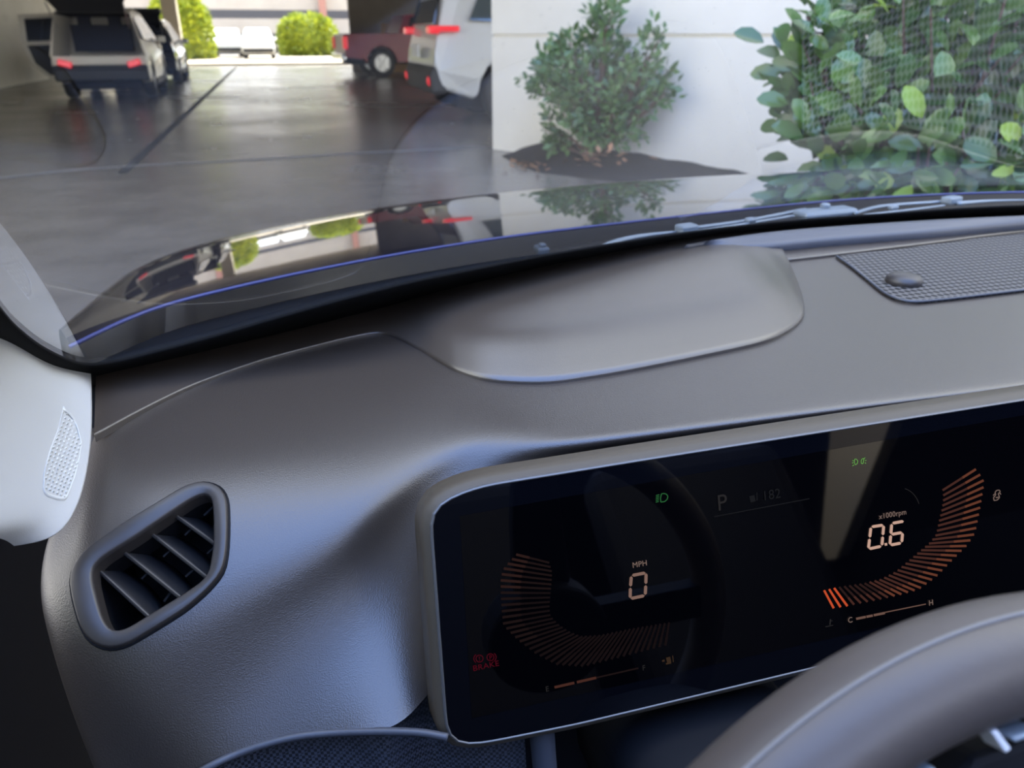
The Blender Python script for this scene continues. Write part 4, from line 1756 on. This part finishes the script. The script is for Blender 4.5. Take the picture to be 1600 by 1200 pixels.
gauge('rpm_gauge', [(1302, 950), (1322, 947), (1345, 942), (1370, 937), (1405, 929), (1436, 920), (1463, 900), (1487, 875), (1511, 851), (1523, 832), (1530, 797), (1536, 760), (1536, 748), (1524, 733)],
      [(1287, 922), (1309, 917), (1330, 914), (1350, 911), (1375, 905), (1399, 893), (1433, 864), (1452, 848), (1462, 835), (1466, 816), (1471, 795), (1473, 781), (1473, 773), (1472, 766)], 35,
      lambda k: ('e_hot', 'e_hot') if k < 3 else (('e_tick', 'e_tick2') if k > 8 else ('e_tick2', 'e_tick3')), 3.6, 3.4)
gauge('speed_gauge', [(806, 866), (795, 878), (785, 890), (782, 904), (782, 930), (784, 960), (786, 977), (808, 999), (835, 1020), (868, 1038), (910, 1041), (970, 1026), (1039, 1008)],
      [(858, 879), (860, 886), (862, 893), (862, 903), (860, 925), (858, 950), (860, 962), (872, 975), (888, 986), (908, 994), (938, 992), (985, 982), (1045, 972)], 42,
      lambda k: ('e_tick3', 'e_tick4') if k < 7 else (('e_tick4', 'e_tick5') if k < 17 else ('e_tick5', 'e_tick5')), 4.0, 3.2)

# ------------------------------------------------------------------ steering wheel and column
SWC = np.array([.1958, .0514, .9046])
ST = .4557
SR, SRR = .18807, .01765
sn = np.array([0, -math.cos(ST), math.sin(ST)])
sa = np.array([1.0, 0, 0])
sb = np.array([0, math.sin(ST), math.cos(ST)])
sw = thing('steering_wheel', 'grey leather steering wheel rim crossing the lower right corner', 'steering wheel', SWC)
bm = bmesh.new()
nth, nph = 140, 28
RR = []
for i in range(nth):
    th = 2 * math.pi * i / nth
    rd = math.cos(th) * sa + math.sin(th) * sb
    RR.append([SWC + SR * rd + SRR * (math.cos(2 * math.pi * k / nph) * rd + math.sin(2 * math.pi * k / nph) * sn) for k in range(nph)])
RR.append(RR[0])
vv = [[bm.verts.new(V(p)) for p in r_] for r_ in RR[:-1]]
for i in range(nth):
    for k in range(nph):
        bm.faces.new((vv[i][k], vv[i][(k + 1) % nph], vv[(i + 1) % nth][(k + 1) % nph], vv[(i + 1) % nth][k]))
obj('rim', bm, M['leather'], sw, smooth=True, world=True)
# seam: raised line along the rim, where the photo's pixels meet the tube
bm = bmesh.new()
pts = []
phs = math.radians(30)
for i in range(100):
    th = math.radians(60 + 140 * i / 99)
    rd = math.cos(th) * sa + math.sin(th) * sb
    pts.append(SWC + SR * rd + (SRR + .0002) * (math.cos(phs) * rd + math.sin(phs) * sn))
tube(bm, pts, .0007, 6)
obj('rim_seam', bm, M['seamtape'], sw, world=True)
# left spoke with switch pod
def onsw(px, py, h=0.0):
    return onplane(px, py, SWC + sn * h, sn)


bm = bmesh.new()
sp1 = [onsw(1475, 1215, -.004), onsw(1500, 1172, -.004), onsw(1560, 1150, -.004), onsw(1640, 1120, -.004), SWC + sa * .03 + sb * .05, SWC - sa * .03 - sb * .03, onsw(1480, 1400, -.004)]
rings(bm, [[p + sn * h for p in sp1] for h in (-.012, .006)], cap_last=True, cap_first=True)
bevel(obj('spoke', bm, M['black'], sw, world=True), .003)
bm = bmesh.new()
ch = [onsw(1537, 1139, .006), onsw(1546, 1134, .006), onsw(1568, 1164, .006), onsw(1559, 1171, .006)]
rings(bm, [[p + sn * h for p in ch] for h in (-.005, .003)], cap_last=True, cap_first=True)
bevel(obj('switch_trim', bm, mat('satin_chrome', (.80, .80, .80), .4, .2), sw, world=True), .0006)['label'] = 'bright chrome edge strip'
bm = bmesh.new()
ch = [onsw(1567, 1147, .006), onsw(1610, 1131, .006), onsw(1612, 1141, .006), onsw(1574, 1155, .006)]
rings(bm, [[p + sn * h for p in ch] for h in (-.005, .003)], cap_last=True, cap_first=True)
bevel(obj('switch_button', bm, M['wiper'], sw, world=True), .0008)
bm = bmesh.new()
ch = [onsw(1430, 1203, .005), onsw(1448, 1190, .005), onsw(1466, 1215, .005), onsw(1450, 1230, .005)]
rings(bm, [[p + sn * h for p in ch] for h in (-.005, .003)], cap_last=True, cap_first=True)
bevel(obj('spoke_inlay', bm, M['wiper'], sw, world=True), .001)
bm = bmesh.new()
rings(bm, [[SWC + (sa * math.cos(t_) * .062 + sb * math.sin(t_) * .055) + sn * h for t_ in np.linspace(0, 2 * math.pi, 32, endpoint=False)] for h in (-.03, .0, .012)], cap_last=True, cap_first=True)
bevel(obj('hub', bm, M['black'], sw, world=True), .006)
for sg in (1,):
    bm = bmesh.new()
    box(bm, SWC + sa * .12, (.14, .02, .035), Matrix.Rotation(-ST, 3, 'X'))
    obj('spoke', bm, M['black'], sw, world=True)

# column shroud under the display
scol = thing('steering_column', 'dark steering column shroud below the display', 'steering column', (.26, .25, .80))
bm = bmesh.new()
cy0, cy1 = .13, .40
RR = []
for y, w, h0, h1 in ((.13, .055, .76, .835), (.16, .065, .75, .842), (.25, .072, .74, .836), (.41, .075, .72, .82)):
    RR.append([(.24 + w * math.copysign(abs(math.cos(t_)) ** .6, math.cos(t_)), y, (h0 + h1) / 2 + (h1 - h0) / 2 * math.copysign(abs(math.sin(t_)) ** .6, math.sin(t_))) for t_ in np.linspace(0, 2 * math.pi, 32, endpoint=False)])
rings(bm, RR, cap_last=True, cap_first=True)
obj('shroud', bm, mat('shroud_plastic', (.007, .008, .011), .6, spec=.25), scol, smooth=True, world=True)

# ------------------------------------------------------------------ rest of the cabin behind the viewer: roof lining, driver's seat, far side
M['lining'] = mat('cabin_lining', (.035, .035, .037), .8)
M['seat'] = mat('seat_cover', (.012, .012, .013), .7)


def cabin(name, *a):
    o = wallbox(name, *a, M['black'] if 'door' in name else M['lining'])
    return o


cabin('ceiling_cabin', -.30, 1.35, -.34, -.13, 1.43, 1.46)
cabin('ceiling_cabin_rear', -.30, 1.35, -2.3, -1.25, 1.45, 1.48)
cabin('ceiling_cabin_left', -.30, -.12, -1.25, -.34, 1.43, 1.46)
cabin('ceiling_cabin_right', 1.17, 1.35, -1.25, -.34, 1.43, 1.46)
wallbox('wall_cabin_back', -.30, 1.35, -2.34, -2.30, .35, 1.48, M['lining'])
cabin('door_left', -.36, -.31, -2.3, .42, .35, .93)
cabin('door_right', 1.35, 1.40, -2.3, .42, .35, .93)
wallbox('wall_kick', -.36, -.31, .42, 1.0, .35, .86, M['black'])
cabin('floor_cabin', -.36, 1.40, -2.34, .42, .33, .36)


def seat(label, x, y):
    t_ = thing('seating_unit', label, 'seat', (x, y, .36))
    bm = bmesh.new()
    box(bm, (0, .25, .18), (.50, .52, .20))
    bevel(obj('cushion', bm, M['seat'], t_), .05, 3)
    bm = bmesh.new()
    box(bm, (0, -.08, .52), (.50, .14, .66), Matrix.Rotation(.25, 3, 'X'))
    bevel(obj('backrest', bm, M['seat'], t_), .05, 3)
    bm = bmesh.new()
    box(bm, (0, -.20, .94), (.26, .10, .17), Matrix.Rotation(.2, 3, 'X'))
    bevel(obj('headrest', bm, M['seat'], t_), .04, 3)
    return t_


seat("black driver's seat behind the steering wheel", .24, -.72)
seat('black front passenger seat beside the driver', .84, -.72)

# right side of the cabin: tinted windows and the beige middle pillar that mirrors in the display
m = bpy.data.materials.new('tinted_glass')
m.use_nodes = True
m.node_tree.nodes.clear()
out = m.node_tree.nodes.new('ShaderNodeOutputMaterial')
tr = m.node_tree.nodes.new('ShaderNodeBsdfTransparent')
tr.inputs[0].default_value = (.03, .03, .035, 1)
m.node_tree.links.new(tr.outputs[0], out.inputs[0])
tr.inputs[0].default_value = (.03, .03, .035, 1)
wallbox('window_2', 1.365, 1.370, -2.3, .42, .93, 1.45, m)
bm = bmesh.new()
pp = [(-1.13, .90), (-1.05, .90), (-.62, 1.24), (-.54, 1.44), (-.92, 1.44), (-.90, 1.24)]
rings(bm, [[(x, y, z) for y, z in pp] for x in (1.31, 1.35)], cap_last=True, cap_first=True)
o = obj('trim_4', bm, mat('beige_lining', (.75, .62, .42), .7))
o['kind'] = 'structure'

m2 = m.copy()
m2.name = 'side_glass'
[n for n in m2.node_tree.nodes if n.type == 'BSDF_TRANSPARENT'][0].inputs[0].default_value = (.28, .30, .29, 1)
wallbox('window_3', -.345, -.340, -2.3, .42, .93, 1.45, m2)  # dark tint added to cut the daylight entering from the left
